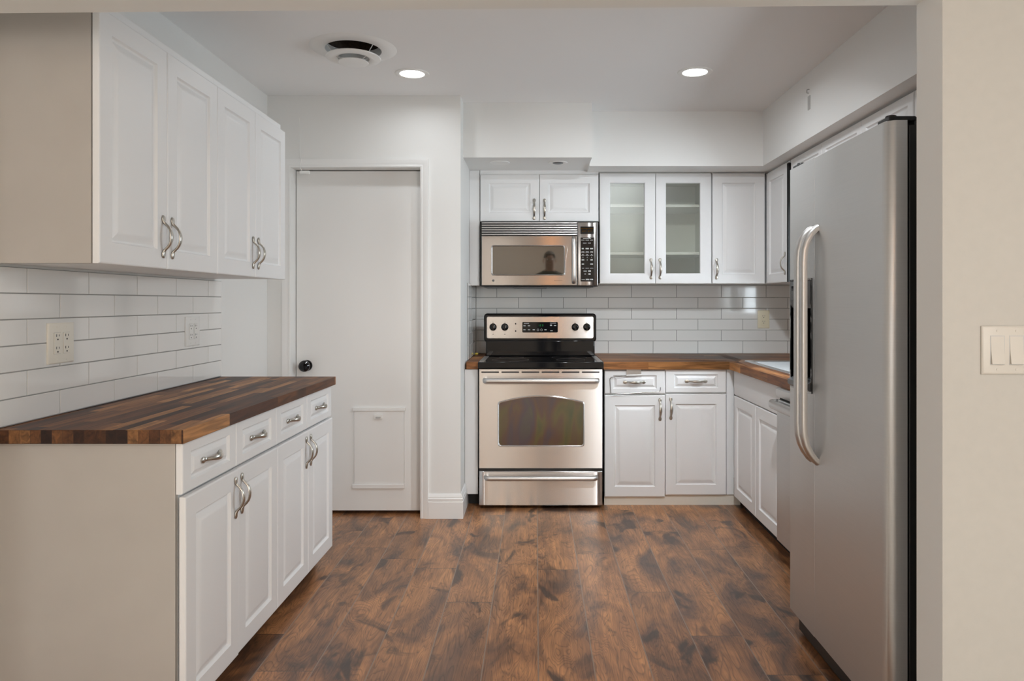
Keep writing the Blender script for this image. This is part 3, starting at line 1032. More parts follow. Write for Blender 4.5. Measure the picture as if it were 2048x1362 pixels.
# glass-door cabinet
t = thing('wall_cabinet', 'white wall cabinet with two textured glass doors and shelves inside', 'cabinet', (uX(1199), YU, UB), 0)
w_ = uX(1423.3) - uX(1199)
H = UTP - UB
bm = nb()
bx(bm, 0.001, 0.018, 0.021, DEP - 0.001, 0.003, H - 0.002)
bx(bm, w_ - 0.018, w_ - 0.001, 0.021, DEP - 0.001, 0.003, H - 0.002)
bx(bm, 0.018, w_ - 0.018, 0.021, DEP - 0.001, 0.003, 0.02)
bx(bm, 0.018, w_ - 0.018, 0.021, DEP - 0.001, H - 0.02, H - 0.002)
bx(bm, 0.018, w_ - 0.018, DEP - 0.012, DEP - 0.001, 0.02, H - 0.02)
bx(bm, 0.001, w_ - 0.001, 0.021, DEP * 0.5, H - 0.002, SZ - UB - 0.001)
link('body', bm, M['cabin'], t)
for yq in (412, 507):
    zc = pz(yq, YU + 0.06) - UB
    box('shelf', 0.0185, w_ - 0.0185, 0.050, DEP - 0.0125, zc - 0.009, zc + 0.009, M['cab'], t, 0.001)
for k, (g0, g1) in enumerate(((1220.6, 1288.7), (1332.3, 1400))):
    a, b = k * w_ / 2 + G, (k + 1) * w_ / 2 - G
    gx0, gx1, gz0, gz1 = uX(g0) - uX(1199), uX(g1) - uX(1199), pz(546.5, YU) - UB, pz(366.5, YU) - UB
    bm = nb()
    def rc_(i, y, inner):
        if inner:
            return [(gx0 - i, y, gz0 - i), (gx1 + i, y, gz0 - i), (gx1 + i, y, gz1 + i), (gx0 - i, y, gz1 + i)]
        return [(a + i, y, i), (b - i, y, i), (b - i, y, H - i), (a + i, y, H - i)]
    lp = [rc_(0, 0.019, False), rc_(0, 0.004, False), rc_(0.0015, 0.0012, False), rc_(0.005, 0, False), rc_(0.008, 0, True), rc_(0.003, 0.002, True), rc_(0, 0.006, True), rc_(0, 0.019, True), rc_(0, 0.019, False)]
    rings(bm, lp, False, False)
    d = link('door', bm, M['cab'], t, ang=0.45)
    box('glass_pane', gx0 - 0.001, gx1 + 0.001, 0.009, 0.013, gz0 - 0.001, gz1 + 0.001, M['glass'], d)
    handle(d, (b - 0.028) if k == 0 else (a + 0.028), 0.0, 0.098)

# single solid door
t = thing('wall_cabinet', 'white single solid-door wall cabinet right of the glass doors', 'cabinet', (uX(1424.6), YU, UB), 0)
w_ = uX(1530.3) - uX(1424.6)
box('body', 0.001, w_ + 0.006, 0.021, DEP - 0.001, 0.003, SZ - UB - 0.001, M['cab'], t)
d = front('door', t, G, w_ - G, 0.0, H, 0.0)
handle(d, 0.028, 0.0, 0.098)
# corner cabinet on the right wall
CX = 1.516
t = thing('wall_cabinet', 'narrow white corner wall cabinet with a black strip for the dark gap at its side, behind the refrigerator', 'cabinet', (CX, 4.805, UB), R90)
w_ = 4.805 - 4.412
box('body', -0.43, w_ - 0.001, 0.021, RW - CX - 0.001, 0.003, SZ - UB - 0.001, M['cab'], t)
d = front('door', t, G, w_ - G, 0.0, H - 0.004, 0.0, 0.058)
handle(d, w_ - 0.030, 0.0, 0.115)
sp = box('side_panel', w_, w_ + 0.026, 0.0, RW - CX - 0.001, 0.0, H - 0.012, M['dark'], t)  # black strip stands in for the shaded gap to the next cabinet
sp['label'] = 'black strip put in for the dark gap'
# cabinets over the sink and the refrigerator
for y1, y0, nd, lab in ((4.345, 2.932, 3, 'white three-door bridge cabinet high on the right wall over the sink'), (2.928, 1.90, 2, 'white two-door cabinet high on the right wall above the refrigerator')):
    t = thing('wall_cabinet', lab, 'cabinet', (CX, y1, 1.81), R90, 'high cabinets on the right wall')
    w_ = y1 - y0
    box('body', 0.001, w_ - 0.001, 0.021, RW - CX - 0.001, 0.003, SZ - 1.81 - 0.001, M['cab'], t)
    for k in range(nd):
        front('door', t, k * w_ / nd + G, (k + 1) * w_ / nd - G, 0.0, 2.104 - 1.81, 0.0, 0.045, 0.02)

# ------------------------------------------------------------------ base cabinets on the back wall
YB = 4.51
def bX(x): return px(x, YB)
t = thing('base_cabinet', 'white two-door base cabinet beside the range, a wire towel holder on one drawer', 'cabinet', (bX(1208.5), YB, 0), 0)
w_ = bX(1453.3) - bX(1208.5)
xr = bX(1467.5) - bX(1208.5)
box('body', 0.002, xr - 0.002, 0.022, 0.70, 0.07, 0.842, M['cab'], t)
box('corner_stile', w_ + 0.002, xr + 0.003, 0.008, 0.0215, 0.066, 0.842, M['cab'], t)
tb = box('toe_board', 0.001, xr + 0.045, 0.016, 0.030, 0.0, 0.0655, M['kick'], t)
tb['label'] = 'cream toe board'
for k, (dz, lab) in enumerate(((-0.004, ''), (0.002, ''))):
    a, b = k * w_ / 2 + G, (k + 1) * w_ / 2 - G
    dr = front('drawer', t, a, b, 0.696 + dz, 0.839 + dz, 0.0, 0.052, 0.014, frame_z=0.030)
    handle(dr, (a + b) / 2 - (0.003 if k == 0 else 0), 0.0008, 0.767 + dz, True)
    d = front('door', t, a, b, 0.054 if k == 0 else 0.066, 0.682 if k == 0 else 0.690, 0.0)
    handle(d, (b - 0.032) if k == 0 else (a + 0.032), 0.0, 0.598 + dz)
# over-drawer towel holder
t = thing('towel_holder', 'bent wire towel holder hooked over the drawer right of the range', 'towel holder', (px(1268, 4.49), 4.508, 0.842), 0)
def tX(x): return px(x, 4.495) - px(1268, 4.49)
def tZ(y): return pz(y, 4.495) - 0.842
bm = nb()
rings(bm, [[(tX(xx), -0.0025, tZ(yb)), (tX(xx), -0.0015, tZ(yb)), (tX(xx), -0.0015, tZ(yt)), (tX(xx), -0.0025, tZ(yt))] for xx, yb, yt in ((1253.5, 752, 739.4), (1282.6, 751, 738.6))])
link('hook_plate', bm, M['bar'], t)
bm = nb()
sweep(bm, [(tX(1253), -0.007, tZ(751.2)), (tX(1284), -0.007, tZ(749.9))], 0.0042, seg=10, up=(0, 0, 1))
link('clamp_tube', bm, M['white'], t)
bm = nb()
sweep(bm, arc_pts([(tX(1256), -0.007, tZ(751.4)), (tX(1219.5), -0.012, tZ(755)), (tX(1222), -0.016, tZ(789)), (tX(1320.3), -0.016, tZ(783)), (tX(1320.8), -0.016, tZ(774.5))], 0.016, 6), 0.0026, seg=8)
link('wire_rod', bm, M['wirem'], t)

# narrow base filler left of the range
t = thing('base_filler', 'narrow white base filler panel left of the range', 'filler panel', (RET, 4.50, 0))
fw = px(956.3, 4.50) - RET - 0.001
box('panel', 0.001, fw, 0.0, 0.02, 0.074, 0.843, M['cab'], t, 0.001)
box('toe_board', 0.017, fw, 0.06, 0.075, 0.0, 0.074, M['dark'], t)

# sink base on the right run
SBX = 1.213
t = thing('base_cabinet', 'white sink base cabinet on the right run beside the dishwasher', 'cabinet', (SBX, 4.478, 0), R90)
w_ = 4.478 - 3.60
bm = nb()
bx(bm, 0.035, w_ - 0.001, 0.021, 0.036, 0.10, 0.842)
bx(bm, 0.035, w_ - 0.001, 0.036, RW - SBX - 0.004, 0.10, 0.118)
bx(bm, w_ - 0.018, w_ - 0.001, 0.036, RW - SBX - 0.004, 0.118, 0.842)
link('body', bm, M['cab'], t)
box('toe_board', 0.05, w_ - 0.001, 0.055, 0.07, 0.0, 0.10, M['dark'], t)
flat_front('false_drawer', t, 0.002, w_ - G, 0.691, 0.839, 0.0)
for k in (0, 1):
    front('door', t, k * w_ / 2 + G + 0.002, (k + 1) * w_ / 2 - G, 0.068, 0.686, 0.0)

# dishwasher
t = thing('dishwasher', 'stainless dishwasher between the sink base and the refrigerator', 'dishwasher', (1.172, 3.555, 0), R90)
w_ = 0.60
box('body', 0.004, w_ - 0.004, 0.03, 0.64, 0.09, 0.840, M['black'], t)
box('toe_panel', 0.004, w_ - 0.004, 0.07, 0.09, 0.0, 0.09, M['black'], t)
bm = nb()
rings(bm, panel_loops(0.0, w_, 0.10, 0.785, [(0.0, 0.03), (0.0, 0.004), (0.004, 0.0)]))
dd = link('door', bm, M['steelv'], t)
bm = nb()
rings(bm, [[(x, 0.035, 0.798), (x, 0.0, 0.798), (x, -0.004, 0.812), (x, -0.004, 0.836), (x, 0.004, 0.842), (x, 0.035, 0.842)] for x in (0.0, w_)])
link('control_strip', bm, M['bar'], t)
box('latch_recess', 0.012, w_ - 0.012, 0.012, 0.034, 0.783, 0.800, M['dark'], t)
bm = nb()
p = arc_pts([(0.012, 0.0, 0.765), (0.016, -0.036, 0.765), (w_ - 0.016, -0.036, 0.765), (w_ - 0.012, 0.0, 0.765)], 0.05, 8)
sweep(bm, p, 0.022, 0.013, seg=14, up=(0, 0, 1))
link('handle', bm, M['bar'], dd)

# ------------------------------------------------------------------ worktops at the back
CF = 4.49
sk = (1.296, 1.800, 3.74, 4.555)     # sink cut-out
bm = nb()
cx0, cxi, z0, z1 = px(1207.5, CF), 1.19, 0.843, 0.889
def pris(pts, mi):
    hull(bm, pts, z0, z1, mi)
pris([(cx0, CF), (cxi, CF), (sk[0] + 0.02, 4.535), (sk[0] + 0.02, BW - 0.0095), (cx0, BW - 0.0095)], 0)
pris([(sk[0] + 0.02, 4.535), (RW - 0.001, 4.535), (RW - 0.001, BW - 0.0095), (sk[0] + 0.02, BW - 0.0095)], 0)
pris([(cxi, sk[2] + 0.02), (sk[0] + 0.02, sk[2] + 0.02), (sk[0] + 0.02, 4.535), (cxi, CF)], 1)
pris([(sk[1] - 0.02, sk[2] + 0.02), (RW - 0.001, sk[2] + 0.02), (RW - 0.001, 4.535), (sk[1] - 0.02, 4.535)], 1)
pris([(cxi, 2.83), (RW - 0.001, 2.83), (RW - 0.001, sk[2] + 0.02), (cxi, sk[2] + 0.02)], 1)
bmesh.ops.remove_doubles(bm, verts=bm.verts, dist=0.0005)
tag(link('countertop', bm, [M['wood_b'], M['wood_r']]), 'L-shaped butcher-block counter right of the range holding the sink', 'countertop')
tag(box('countertop', RET + 0.0095, px(956.6, CF), CF, BW - 0.0095, 0.8445, 0.889, M['wood_b'], bevel=0.002), 'tiny butcher-block counter piece left of the range', 'countertop')

# sink
t = thing('sink', 'stainless drop-in sink in the butcher-block counter by the refrigerator', 'sink', (sk[0], sk[2], 0.889))
sw, sl = sk[1] - sk[0], sk[3] - sk[2]
def rr(i, z, r):
    return [(p[0], p[1], z) for p in rrect(i, sw - i, i, sl - i, r, 6)]
bm = nb()
rings(bm, [rr(0.0, 0.0, 0.02), rr(0.002, 0.005, 0.02), rr(0.012, 0.0062, 0.022), rr(0.034, 0.004, 0.03), rr(0.040, 0.0, 0.035), rr(0.044, -0.14, 0.04), rr(0.060, -0.165, 0.05), rr(0.20, -0.172, 0.05)], False, True)
link('basin', bm, M['sink'], t)
bm = nb()
lathe(bm, [(0.045, 0.002), (0.040, 0.004), (0.032, -0.002), (0.004, -0.003)], (sw / 2, sl / 2, -0.172), 'Z', 24, cap1=True)
link('drain', bm, M['bar'], t)

# yellow scrap
bm = nb()
bmesh.ops.create_icosphere(bm, subdivisions=2, radius=0.011)
for v in bm.verts:
    v.co *= 1 + random.uniform(-0.2, 0.2)
    v.co.z *= 0.75
    v.co.x *= 1.3
    v.co.z += 0.0082
tag(link('wax_lump', bm, M['yellow'], loc=(px(953, 5.10), 5.10, 0.889)), 'small yellow lump on the counter piece left of the range', 'scrap')

# ------------------------------------------------------------------ refrigerator
RFX = 0.970
t = thing('refrigerator', 'tall stainless side-by-side refrigerator with a black water dispenser', 'refrigerator', (RFX, 2.79, 0), R90)
# local x runs towards the camera: far edge 0, near edge 0.77; local y goes into the body
FWID = 0.770
box('body', 0.003, FWID - 0.003, 0.064, 0.84, 0.035, 1.748, M['black'], t, 0.003)
for a in (0.05, FWID - 0.05):
    for b in (0.14, 0.78):
        bm = nb()
        lathe(bm, [(0.022, 0.0), (0.022, 0.035)], (a, b, 0), 'Z', 14, cap0=True, cap1=True)
        link('foot', bm, M['black'], t)
box('base_grille', 0.012, FWID - 0.012, 0.030, 0.063, 0.012, 0.083, M['black'], t, 0.004)


def fridge_door(name, x0, x1, rl, rr_, hole=None):
    """door slab; outline in plan with rounded front corners"""
    def plan():
        pts = [(x0, 0.058)]
        for k in range(9):
            a = PI / 2 * k / 8
            pts.append((x0 + rl - rl * math.cos(a), rl - rl * math.sin(a)))
        for k in range(9):
            a = PI / 2 * k / 8
            pts.append((x1 - rr_ + rr_ * math.sin(a), rr_ - rr_ * math.cos(a)))
        pts.append((x1, 0.058))
        return pts
    bm = nb()
    P = plan()
    if hole is None:
        lp = []
        for z, ins in ((0.089, 0.002), (0.091, 0.0), (1.758, 0.0), (1.760, 0.002)):
            lp.append([(p[0], p[1] + (ins if p[1] < 0.05 else 0), z) for p in P])
        rings(bm, lp)
    else:
        hx0, hx1, hz0_, hz1_, hd = hole
        hull(bm, P, 0.089, hz0_)
        hull(bm, P, hz1_, 1.760)
        bx(bm, x0, hx0, 0.0, 0.058, hz0_, hz1_)
        bx(bm, hx1, x1, 0.0, 0.058, hz0_, hz1_)
        bx(bm, hx0, hx1, hd, 0.058, hz0_, hz1_)
    return link(name, bm, M['steelv'], t, ang=0.6)


def fridge_handle(parent, x):
    bm = nb()
    pts = [(0.002, 1.514), (-0.010, 1.507), (-0.026, 1.490), (-0.040, 1.465), (-0.048, 1.435), (-0.050, 1.40), (-0.050, 1.2), (-0.050, 1.0), (-0.050, 0.83), (-0.048, 0.795), (-0.040, 0.763), (-0.026, 0.735), (-0.010, 0.713), (0.002, 0.703)]
    ls = []
    P = [Vector((0, p[0], p[1])) for p in pts]
    # D-shaped section with a rounded outer face
    sec = [(-0.015, 0.010), (-0.0165, 0.002), (-0.014, -0.006), (-0.008, -0.0105), (0.0, -0.012), (0.008, -0.0105), (0.014, -0.006), (0.0165, 0.002), (0.015, 0.010)]
    for i in range(len(P)):
        tt = (P[min(i + 1, len(P) - 1)] - P[max(i - 1, 0)]).normalized()
        nn = Vector((1, 0, 0)).cross(tt)
        if nn.y > 0:
            nn = -nn
        ls.append([tuple(P[i] + Vector((x + a, 0, 0)) - nn * b) for a, b in sec])
    rings(bm, ls)
    return link('handle', bm, M['bar'], parent, ang=0.8)


DX0, DX1, DZ0, DZ1 = 0.020, 0.222, 0.940, 1.335
fz = fridge_door('freezer_door', 0.0, 0.2455, 0.004, 0.0015, (DX0, DX1, DZ0, DZ1, 0.0555))
rd = fridge_door('refrigerator_door', 0.2475, FWID, 0.0015, 0.030)
fridge_handle(fz, 0.2205)
fridge_handle(rd, 0.2745)
# water and ice dispenser
bm = nb()
bx(bm, DX0 - 0.006, DX0, -0.004, 0.055, DZ0 - 0.006, DZ1 + 0.006)
bx(bm, DX1, DX1 + 0.006, -0.004, 0.055, DZ0 - 0.006, DZ1 + 0.006)
bx(bm, DX0, DX1, -0.004, 0.055, DZ1, DZ1 + 0.006)
bx(bm, DX0, DX1, -0.004, 0.055, DZ0 - 0.006, DZ0)
bx(bm, DX0, DX1, 0.050, 0.055, DZ0, DZ1)
dsp = link('dispenser', bm, M['gloss'], fz)
dsp['label'] = 'black water and ice dispenser'
bm = nb()
rings(bm, [[(DX0 + 0.002, 0.050, 1.235), (DX0 + 0.002, 0.002, 1.235), (DX0 + 0.002, -0.006, 1.250), (DX0 + 0.002, -0.006, 1.333), (DX0 + 0.002, 0.050, 1.333)],
           [(DX1 - 0.002, 0.050, 1.235), (DX1 - 0.002, 0.002, 1.235), (DX1 - 0.002, -0.006, 1.250), (DX1 - 0.002, -0.006, 1.333), (DX1 - 0.002, 0.050, 1.333)]])
dpn = link('dispenser_panel', bm, M['darkgrey'], dsp)
for q in range(3):
    for r_ in range(2):
        bm = nb()
        bx(bm, DX0 + 0.02 + q * 0.055, DX0 + 0.055 + q * 0.055, -0.008, -0.005, 1.265 + r_ * 0.033, 1.283 + r_ * 0.033)
        link('dispenser_button', bm, M['gloss'], dsp)
bm = nb()
rings(bm, [[(x, 0.050, DZ0), (x, -0.004, DZ0), (x, -0.016, DZ0 + 0.010), (x, -0.016, DZ0 + 0.026), (x, 0.004, DZ0 + 0.036), (x, 0.050, DZ0 + 0.030)] for x in (DX0 + 0.001, DX1 - 0.001)])
link('drip_tray', bm, M['darkgrey'], dsp)
for a, b in ((0.006, 0.055), (FWID - 0.075, FWID - 0.006)):
    bm = nb()
    bx(bm, a, b, 0.010, 0.085, 1.7605, 1.773)
    bx(bm, a + 0.008, b - 0.008, 0.085, 0.15, 1.7485, 1.773)
    lathe(bm, [(0.016, 1.773), (0.015, 1.781), (0.006, 1.783)], ((a + b) / 2, 0.032, 0), 'Z', 16, cap1=True)
    link('hinge_cover', bm, M['black'], t, 0.002)

# ------------------------------------------------------------------ outlets and switches
def plate(name, label, cat, loc, rotz, wd, ht, mat, devices):
    """face towards local -y"""
    t = thing(name, label, cat, loc, rotz)
    bm = nb()
    rings(bm, panel_loops(-wd / 2, wd / 2, -ht / 2, ht / 2, [(0.0, 0.0), (0.0, -0.003), (0.003, -0.006), (0.005, -0.0065)]))
    for d in devices:
        for s in (-1, 1):
            lathe(bm, [(0.003, -0.0062), (0.003, -0.0074), (0.001, -0.0076)], (d[0], 0, s * ht * 0.40), 'Y', 8, cap1=True)
    p = link('face_plate', bm, mat, t)
    for x, kind in devices:
        def slots(bm, zc):
            bx(bm, x - 0.0078, x - 0.0055, -0.0090, -0.0084, zc + 0.001, zc + 0.0095, 1)
            bx(bm, x + 0.0055, x + 0.0075, -0.0090, -0.0084, zc + 0.002, zc + 0.0085, 1)
            lathe(bm, [(0.0028, -0.0084), (0.0028, -0.0090)], (x, 0, zc - 0.0075), 'Y', 10, 1, cap1=True)
        if kind == 'duplex':
            for s in (-1, 1):
                bm = nb()
                zc = s * 0.0195
                plate_y(bm, rrect(x - 0.0155, x + 0.0155, zc - 0.0165, zc + 0.0165, 0.010, 5), -0.0085, -0.006)
                slots(bm, zc)
                link('receptacle', bm, [mat, M['dark']], t)
        elif kind == 'decora':
            bm = nb()
            bx(bm, x - 0.0176, x + 0.0176, -0.0068, -0.0062, -0.0348, 0.0348)
            link('receptacle_frame', bm, M['greytag'], t)
            bm = nb()
            bx(bm, x - 0.0168, x + 0.0168, -0.0085, -0.006, -0.034, 0.034)
            for s in (-1, 1):
                slots(bm, s * 0.020)
            link('receptacle', bm, [mat, M['dark']], t)
        else:
            bm = nb()
            rings(bm, [[(xx, -0.006, -0.033), (xx, -0.0125, -0.033), (xx, -0.008, 0.0), (xx, -0.0068, 0.033), (xx, -0.006, 0.033)] for xx in (x - 0.0155, x + 0.0155)])
            r = link('rocker', bm, mat, t, 0.0008)
            bm = nb()
            bx(bm, x - 0.0172, x + 0.0172, -0.0068, -0.0063, -0.0347, 0.0347)
            link('rocker_frame', bm, M['greytag'], t)
    return t


plate('wall_outlet', 'ivory two-gang outlet on the left tiles, nearest the camera', 'outlet', (LW + 0.0092, 2.384, 1.123), L90, 0.130, 0.132, M['plate'], [(-0.023, 'decora'), (0.023, 'decora')])
plate('wall_outlet', 'white two-gang outlet on the left tiles, near the pantry door', 'outlet', (LW + 0.0092, 3.298, 1.125), L90, 0.134, 0.132, M['white'], [(-0.023, 'decora'), (0.023, 'decora')])
plate('wall_outlet', 'ivory single outlet on the back tiles beside the refrigerator', 'outlet', (px(1526, BW), BW - 0.0092, pz(638.5, BW)), 0, 0.084, 0.128, M['plate3'], [(0.0, 'duplex')])
plate('light_switch', 'cream double rocker switch on the cream wall at the right', 'light switch', (px(1961, 1.732) + 0.0585, 1.7318, pz(700, 1.732)), 0, 0.117, 0.1145, M['plate2'], [(-0.0225, 'rocker'), (0.0225, 'rocker')])

# adhesive strip left on the right soffit
t = thing('adhesive_hook', 'small grey adhesive strip with hook on the right soffit', 'hook', (SX, 3.82, 2.30), R90)
box('strip', -0.016, 0.016, -0.0025, 0.0, -0.036, 0.036, M['greytag'], t)
bm = nb()
sweep(bm, arc_pts([(0.0, 0.0, 0.070), (0.0, -0.012, 0.070), (0.0, -0.014, 0.052), (0.0, -0.004, 0.050)], 0.006), 0.003, seg=8)
link('hook', bm, M['greytag'], t)

# ------------------------------------------------------------------ ceiling fixtures
for (x_, y_, pw, lab) in ((-0.652, 3.842, 1.6, 'lit round recessed ceiling light on the left, over the pantry door'), (0.831, 3.816, 2.8, 'lit round recessed ceiling light on the right, toward the glass cabinet'),
                          (0.71, 2.40, 15.0, 'added unseen recessed light just inside the opening, brightening the base cabinets')):
    t = thing('recessed_light', lab, 'ceiling light', (x_, y_, CE), 0, 'lit recessed ceiling lights')
    bm = nb()
    lathe(bm, [(0.090, 0.0), (0.088, -0.004), (0.080, -0.006), (0.066, -0.004), (0.062, 0.0)], seg=48)
    link('trim_ring', bm, M['white'], t)
    bm = nb()
    lathe(bm, [(0.062, -0.003), (0.050, -0.0055), (0.02, -0.007)], seg=40, cap1=True)
    link('lens', bm, M['lamp'], t)
    l = bpy.data.lights.new('downlight', 'AREA')
    l.shape = 'DISK'
    l.size = 0.10
    l.energy = pw
    l.color = (0.91, 0.96, 1.0)
    l.spread = 2.95 if y_ > 3 else 1.75      # added fill light by the opening, out of view, turned toward the range
    o = bpy.data.objects.new('downlight', l)
    o.location = (0, 0, -0.012)
    if y_ < 3:
        o.rotation_euler = Vector((0.0, 2.1, -2.15)).to_track_quat('-Z', 'Y').to_euler()
    o.parent = t
    COL.objects.link(o)

# air diffuser
t = thing('ceiling_vent', 'round white ceiling air vent with dark rings', 'air vent', (VC[0], VC[1], CE))
bm = nb()
lathe(bm, [(0.203, 0.0), (0.201, -0.0015), (0.165, -0.005), (0.140, -0.008), (0.131, -0.008), (0.127, 0.0), (0.127, 0.03)], seg=64)
link('flange', bm, M['trim'], t)
bm = nb()
lathe(bm, [(0.128, 0.02), (0.128, 0.20)], seg=48)
lathe(bm, [(0.128, 0.20), (0.002, 0.20)], seg=48)
link('duct', bm, M['duct'], t)
bm = nb()
lathe(bm, [(0.128, -0.044), (0.126, -0.048), (0.100, -0.056), (0.074, -0.048), (0.070, -0.036), (0.073, -0.034), (0.100, -0.048), (0.126, -0.042), (0.128, -0.044)], seg=64)
link('cone_ring', bm, M['trim'], t)
bm = nb()
lathe(bm, [(0.071, -0.066), (0.069, -0.069), (0.030, -0.073), (0.004, -0.0735)], seg=48, cap1=True)
lathe(bm, [(0.071, -0.066), (0.03, -0.060), (0.004, -0.058)], seg=48, cap1=True)
for k in range(3):
    a = 2 * PI * k / 3 + 1.55
    p0 = Vector((math.cos(a), math.sin(a), 0))
    sweep(bm, [p0 * 0.05 + Vector((0, 0, -0.062)), p0 * 0.085 + Vector((0, 0, -0.048)), p0 * 0.1275 + Vector((0, 0, 0.0))], 0.002, seg=6)
link('centre_disc', bm, M['trim'], t)

# unlit fixtures under the microwave soffit
for x_, lab, dark in ((px(1000, 4.56), 'blank round cover under the soffit above the microwave, left one', False), (px(1116, 4.56), 'unlit recessed light under the soffit above the microwave, right one', True)):
    t = thing('recessed_light' if dark else 'cover_plate', lab, 'ceiling light' if dark else 'cover plate', (x_, 4.56, 2.129))
    bm = nb()
    if dark:
        lathe(bm, [(0.060, 0.0), (0.058, -0.004), (0.036, -0.003), (0.034, 0.0)], seg=40)
        link('trim_ring', bm, M['white'], t)
        bm = nb()
        lathe(bm, [(0.034, -0.001), (0.030, -0.006), (0.012, -0.010)], seg=24, cap1=True)
        link('bulb', bm, M['darkgrey'], t)
    else:
        lathe(bm, [(0.062, 0.0), (0.060, -0.004), (0.02, -0.005)], seg=40, cap1=True)
        link('disc', bm, M['white'], t)

# ------------------------------------------------------------------ pendant lamp and the photographer (mirrored in the microwave door)
t = thing('pendant_lamp', 'small warm pendant lamp in the living room, mirrored as an orange streak in the steel', 'lamp', (0.25, -2.3, CE))
bm = nb()
lathe(bm, [(0.055, 0.0), (0.052, -0.018), (0.004, -0.022), (0.003, -0.15), (0.024, -0.155), (0.026, -0.19)], seg=20, cap1=True)
link('cord', bm, M['black'], t)
bm = nb()
lathe(bm, [(0.026, -0.19), (0.068, -0.215), (0.085, -0.265), (0.068, -0.315), (0.026, -0.34)], seg=24, cap0=True, cap1=True)
link('bulb', bm, emit('warm_bulb', (1.0, 0.40, 0.12), 50.0), t)

SKIN = plain('skin', (0.48, 0.27, 0.19), 0.5)
SHIRT = plain('dark_green_shirt', (0.045, 0.060, 0.050), 0.8)
JEANS = plain('dark_trousers', (0.03, 0.035, 0.05), 0.8)
SHOE = plain('black_shoe', (0.01, 0.01, 0.01), 0.5)
HAIR = plain('grey_hair', (0.22, 0.21, 0.20), 0.7)


def skinned(verts, edges, levels=1):
    """verts: (x, y, z, rx, ry); returns a bmesh of the grown surface"""
    me = bpy.data.meshes.new('grow')
    me.from_pydata([v[:3] for v in verts], edges, [])
    o = bpy.data.objects.new('grow', me)
    COL.objects.link(o)
    m = o.modifiers.new('skin', 'SKIN')
    for d, v in zip(me.skin_vertices[0].data, verts):
        d.radius = (v[3], v[4])
        d.use_root = False
    me.skin_vertices[0].data[0].use_root = True
    sb = o.modifiers.new('sub', 'SUBSURF')
    sb.levels = levels
    sb.render_levels = levels
    dg = bpy.context.evaluated_depsgraph_get()
    dg.update()
    bm = nb()
    bm.from_mesh(o.evaluated_get(dg).to_mesh())
    bpy.data.objects.remove(o)
    bpy.data.meshes.remove(me)
    return bm


V, E = [], []
def jn(p, r, prev=None):
    V.append((p[0], p[1], p[2], r[0], r[1]))
    if prev is not None:
        E.append((prev, len(V) - 1))
    return len(V) - 1
pel = jn((0, 0, 0.97), (0.155, 0.105))
wst = jn((0, 0, 1.12), (0.150, 0.105), pel)
chs = jn((0, 0.0, 1.32), (0.170, 0.115), wst)
col = jn((0, -0.01, 1.475), (0.135, 0.085), chs)
nek = jn((0, 0.0, 1.545), (0.056, 0.058), col)
jaw = jn((0, 0.025, 1.60), (0.072, 0.082), nek)
hd = jn((0, 0.020, 1.685), (0.094, 0.108), jaw)
top = jn((0, 0.010, 1.765), (0.058, 0.072), hd)
nose0 = jn((0, 0.125, 1.655), (0.014, 0.013), hd)
for sx in (-1, 1):
    sh = jn((sx * 0.180, -0.01, 1.435), (0.064, 0.064), col)
    el = jn((sx * 0.265, -0.03, 1.14), (0.043, 0.043), sh)
    wr = jn((sx * 0.17, 0.20, 1.17), (0.029, 0.026), el)
    pm = jn((sx * 0.135, 0.275, 1.185), (0.040, 0.019), wr)
    for q, (dx, L) in enumerate(((-0.026, 0.070), (-0.009, 0.080), (0.009, 0.076), (0.026, 0.060))):
        f1 = jn((sx * (0.125 + dx), 0.275 + 0.045, 1.188), (0.0105, 0.0105), pm)
        f2 = jn((sx * (0.115 + dx * 0.9), 0.275 + 0.045 + L * 0.45, 1.172), (0.0090, 0.0090), f1)
        jn((sx * (0.110 + dx * 0.8), 0.275 + 0.040 + L * 0.75, 1.148), (0.0075, 0.0075), f2)
    t1 = jn((sx * 0.098, 0.262, 1.196), (0.0125, 0.0125), pm)
    jn((sx * 0.072, 0.296, 1.196), (0.0095, 0.0095), t1)
    hp = jn((sx * 0.095, 0.0, 0.90), (0.094, 0.094), pel)
    kn = jn((sx * 0.105, 0.010, 0.50), (0.060, 0.062), hp)
    an = jn((sx * 0.115, -0.015, 0.10), (0.040, 0.044), kn)
    he = jn((sx * 0.118, -0.005, 0.048), (0.042, 0.046), an)
    jn((sx * 0.135, 0.165, 0.034), (0.044, 0.030), he)
bm = skinned(V, E, 2)
zmin = min(v.co.z for v in bm.verts)
for v in bm.verts:
    if v.co.z < 0.2:
        v.co.z = max(v.co.z, 0.003)
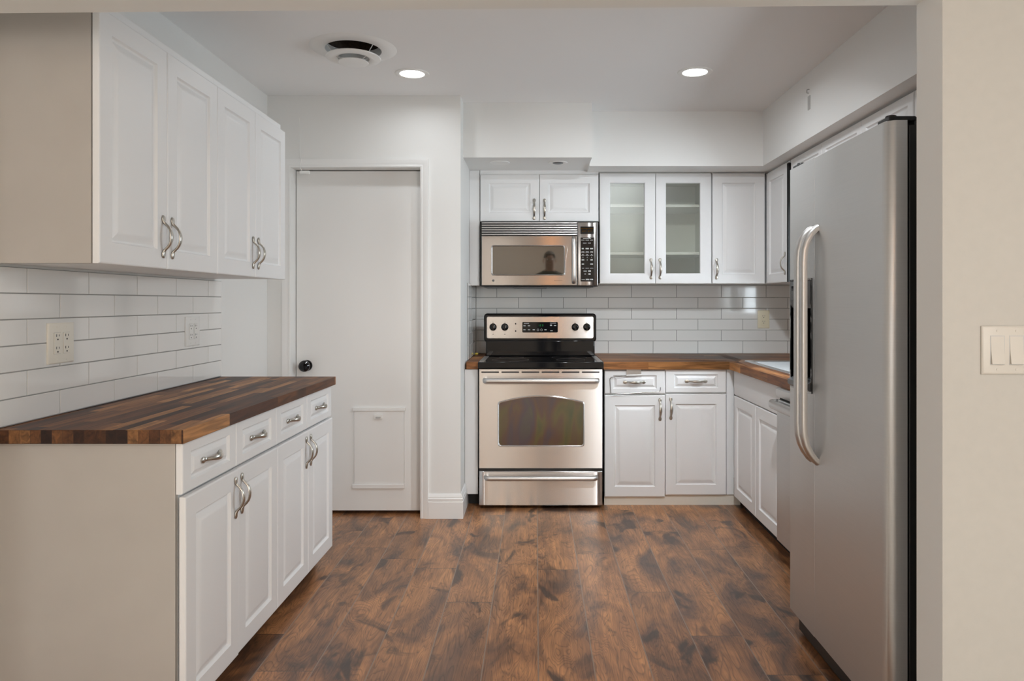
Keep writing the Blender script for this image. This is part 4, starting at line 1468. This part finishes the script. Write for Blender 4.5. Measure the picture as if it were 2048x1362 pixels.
for f in bm.faces:
    c = f.calc_center_median()
    if c.z > 1.525 or (c.y > 0.205 and c.z > 1.05):
        f.material_index = 0
    elif c.z > 0.96:
        f.material_index = 1
    elif c.z > 0.09:
        f.material_index = 2
    else:
        f.material_index = 3
PX, PY = 0.185, -0.40
person = thing('person', 'person in a dark green shirt and glasses standing behind the camera, mirrored in the microwave', 'person', (PX, PY, 0))
body = link('body', bm, [SKIN, SHIRT, JEANS, SHOE], person, ang=3.0)
bm = nb()
bmesh.ops.create_uvsphere(bm, u_segments=28, v_segments=18, radius=1.0)
dead = []
for v in bm.verts:
    if v.co.z < -0.12 + 0.25 * max(0.0, v.co.y) or (v.co.y > 0.45 and v.co.z < 0.42):
        dead.append(v)
bmesh.ops.delete(bm, geom=dead, context='VERTS')
for v in bm.verts:
    v.co = Vector((v.co.x * 0.083, 0.006 + v.co.y * 0.106, 1.705 + v.co.z * 0.098))
hr = link('hair', bm, HAIR, person, ang=3.0)
sd = hr.modifiers.new('thick', 'SOLIDIFY')
sd.thickness = 0.008
bm = nb()
for sx in (-1, 1):
    lathe(bm, [(0.026, -0.001), (0.0275, 0.001), (0.026, 0.003), (0.0245, 0.001), (0.026, -0.001)], (sx * 0.033, 0.126, 1.680), 'Y', 24)
    sweep(bm, [(sx * 0.060, 0.126, 1.684), (sx * 0.084, 0.10, 1.686), (sx * 0.090, 0.0, 1.682)], 0.002, seg=6)
sweep(bm, [(-0.007, 0.127, 1.684), (0, 0.130, 1.687), (0.007, 0.127, 1.684)], 0.002, seg=6)
link('glasses', bm, M['black'], person)
for sx in (-1, 1):
    bm = nb()
    bmesh.ops.create_uvsphere(bm, u_segments=14, v_segments=10, radius=1.0)
    for v in bm.verts:
        v.co = Vector((sx * (0.084 + 0.008 * v.co.x), 0.010 + 0.018 * v.co.y, 1.668 + 0.030 * v.co.z))
    link('ear', bm, SKIN, person)
    bm = nb()
    bmesh.ops.create_uvsphere(bm, u_segments=12, v_segments=8, radius=0.011)
    for v in bm.verts:
        v.co += Vector((sx * 0.032, 0.104, 1.680))
    link('eye', bm, M['white'], person)
